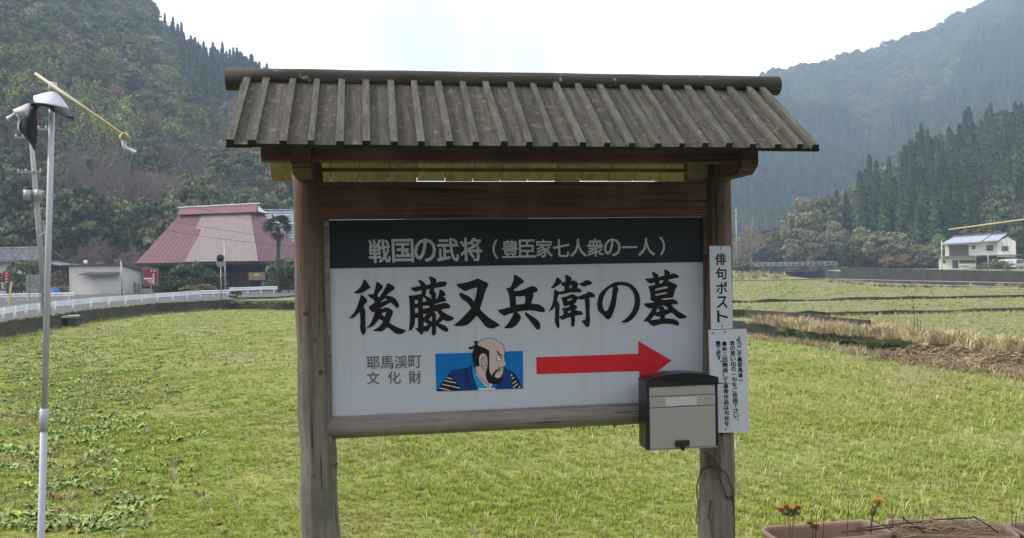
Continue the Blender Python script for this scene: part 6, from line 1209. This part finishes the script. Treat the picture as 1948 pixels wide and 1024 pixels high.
def flower(base, stems, label, cat='flower', mtst='greenstem'):
    o = empty('marigold', base, 0, label, cat)
    for tip, mid, fr in stems:
        tip, mid = Vector(tip) - base, Vector(mid) - base; m = MB(); m.tube([Vector((mid.x * .2, 0, -.02)), mid, tip], [.0026, .002, .0015], 5); st = m.build('stem', M[mtst], o)
        m = MB()
        for k in range(9): q = mid.lerp(tip, random.uniform(.0, .8)); leaf_blade(m, q, random.uniform(0, 6.28), random.uniform(.012, .028), .003, .006, .01)
        m.build('leaf', M['greenstem'], st)
        fr *= 1.35
        if fr:
            m = MB(); m.tube([tip + Vector((0, 0, -fr * .9)), tip + Vector((0, 0, -fr * .2)), tip], [fr * .25, fr * .45, fr * .5], 8); m.build('calyx', M['greenstem'], st)
            m = MB()
            for ring, (rr_, zz, nn_) in enumerate(((1.0, 0, 11), (.75, .2, 9), (.45, .38, 7))):
                for k in range(nn_): a = 6.28 * k / nn_ + ring * .4; d = Vector((math.cos(a), math.sin(a), 0)); s = Vector((-d.y, d.x, 0)) * fr * .28; c_ = tip + Vector((0, 0, zz * fr)); m.add([c_ + d * fr * .15 - s * .5, c_ + d * fr * .15 + s * .5, c_ + d * fr * rr_ + s + Vector((0, 0, fr * random.uniform(-.05, .3))), c_ + d * fr * rr_ - s + Vector((0, 0, fr * random.uniform(-.05, .3)))], [(0, 1, 2, 3)])
            m.build('petals', M['orange'], o)
    return o
dpl = pc.y - .1
def fpt(px, py, d=None): return W3(px, py, dpl if d is None else d)
bs = fpt(1503, 1014); bs.z = PH - .06
flower(bs, [(fpt(1484, 967), fpt(1492, 985), .014), (fpt(1498, 962), fpt(1500, 983), .012), (fpt(1504, 969), fpt(1503, 988), .013), (fpt(1515, 964), fpt(1509, 984), .011), (fpt(1521, 965), fpt(1512, 985), .012)], 'marigold plant with five orange flowers in the left planter')
bs = fpt(1549, 1018); bs.z = PH - .06
flower(bs, [(fpt(1554, 1001), fpt(1551, 1010), .014), (fpt(1542, 995), fpt(1545, 1007), .010)], 'small marigold with two low orange flowers in the left planter')
bs = fpt(1652, 1006, dpl - .02); bs.z = PH - .08
flower(bs, [(fpt(1673, 953), fpt(1660, 985), .015), (fpt(1670, 959), fpt(1658, 985), .009)], 'leaning marigold with one withered orange flower between the planters', mtst='stem')
dry = empty('dry_stalk_heap', (pc2.x, pc2.y - .1, 0), 0, 'tangled heap of pale dry stalks on the middle planter', 'dry stalks'); base0 = Vector((pc2.x, pc2.y - .1, 0))
for i in range(70):
    px = random.gauss(1770, 62); py = random.uniform(988, 1022); d = pc2.y - random.uniform(.0, .3); a = W3(px, py, d) - base0; L_ = random.uniform(.07, .24); th = random.choice((0, 3.14)) + random.gauss(0, .55); v = Vector((math.cos(th) * L_, random.gauss(0, .06), math.sin(th) * L_ * .35)); a.z = max(a.z, PH - .03)
    m = MB(); m.tube([a, a + v * .5 + Vector((0, 0, random.uniform(.0, .03))), a + v + Vector((0, 0, -.01))], [.0028, .0024, .0015], 4); m.build('stalk', M['straw'], dry)
for px, y0, y1, dx in ((1550, 1012, 972, 4), (1563, 1014, 968, 6), (1545, 1014, 980, -2), (1609, 1010, 955, 6), (1697, 1000, 965, -2), (1753, 1000, 958, 3), (1925, 1005, 945, -2), (1930, 1005, 975, 3), (1810, 1000, 975, 8), (1720, 998, 970, -6)):
    a, b = fpt(px, y0), fpt(px + dx, y1); m = MB(); m.tube([a - base0 - Vector((0, 0, .08)), (a + b) / 2 - base0 + Vector((.004, 0, 0)), b - base0], [.0022, .0018, .001], 4); m.build('stalk', M['stem'], dry)
for s in ("1630,1006 1680,1000 1720,996 1790,988 1850,985", "1650,1010 1700,1002 1745,1004 1790,1010", "1715,985 1740,1000 1760,1015", "1850,982 1880,1000 1900,1015", "1600,1013 1650,1008 1700,1003"):
    m = MB(); pts = [W3(x, y, pc2.y - .22) - base0 for x, y in pt(s)]; m.tube(pts, .004, 5); m.build('stalk', M['stem'], dry)

# ================================================================== HAZE
m = MB(); m.box(-1200, 1200, -299, 1290, ZBASE - 1.2, 400); hzb = tag(m.build('haze', None), 'thin blue valley haze', 'haze', kind='stuff'); hm = bpy.data.materials.new('haze_air'); hm.use_nodes = True; hn = hm.node_tree; hn.nodes.clear()
ho = hn.nodes.new('ShaderNodeOutputMaterial'); pv = hn.nodes.new('ShaderNodeVolumePrincipled'); pv.inputs['Color'].default_value = (.60, .78, 1.0, 1); pv.inputs['Density'].default_value = .00066; pv.inputs['Anisotropy'].default_value = 0.0
hn.links.new(pv.outputs[0], ho.inputs['Volume']); hzb.data.materials.clear(); hzb.data.materials.append(hm)
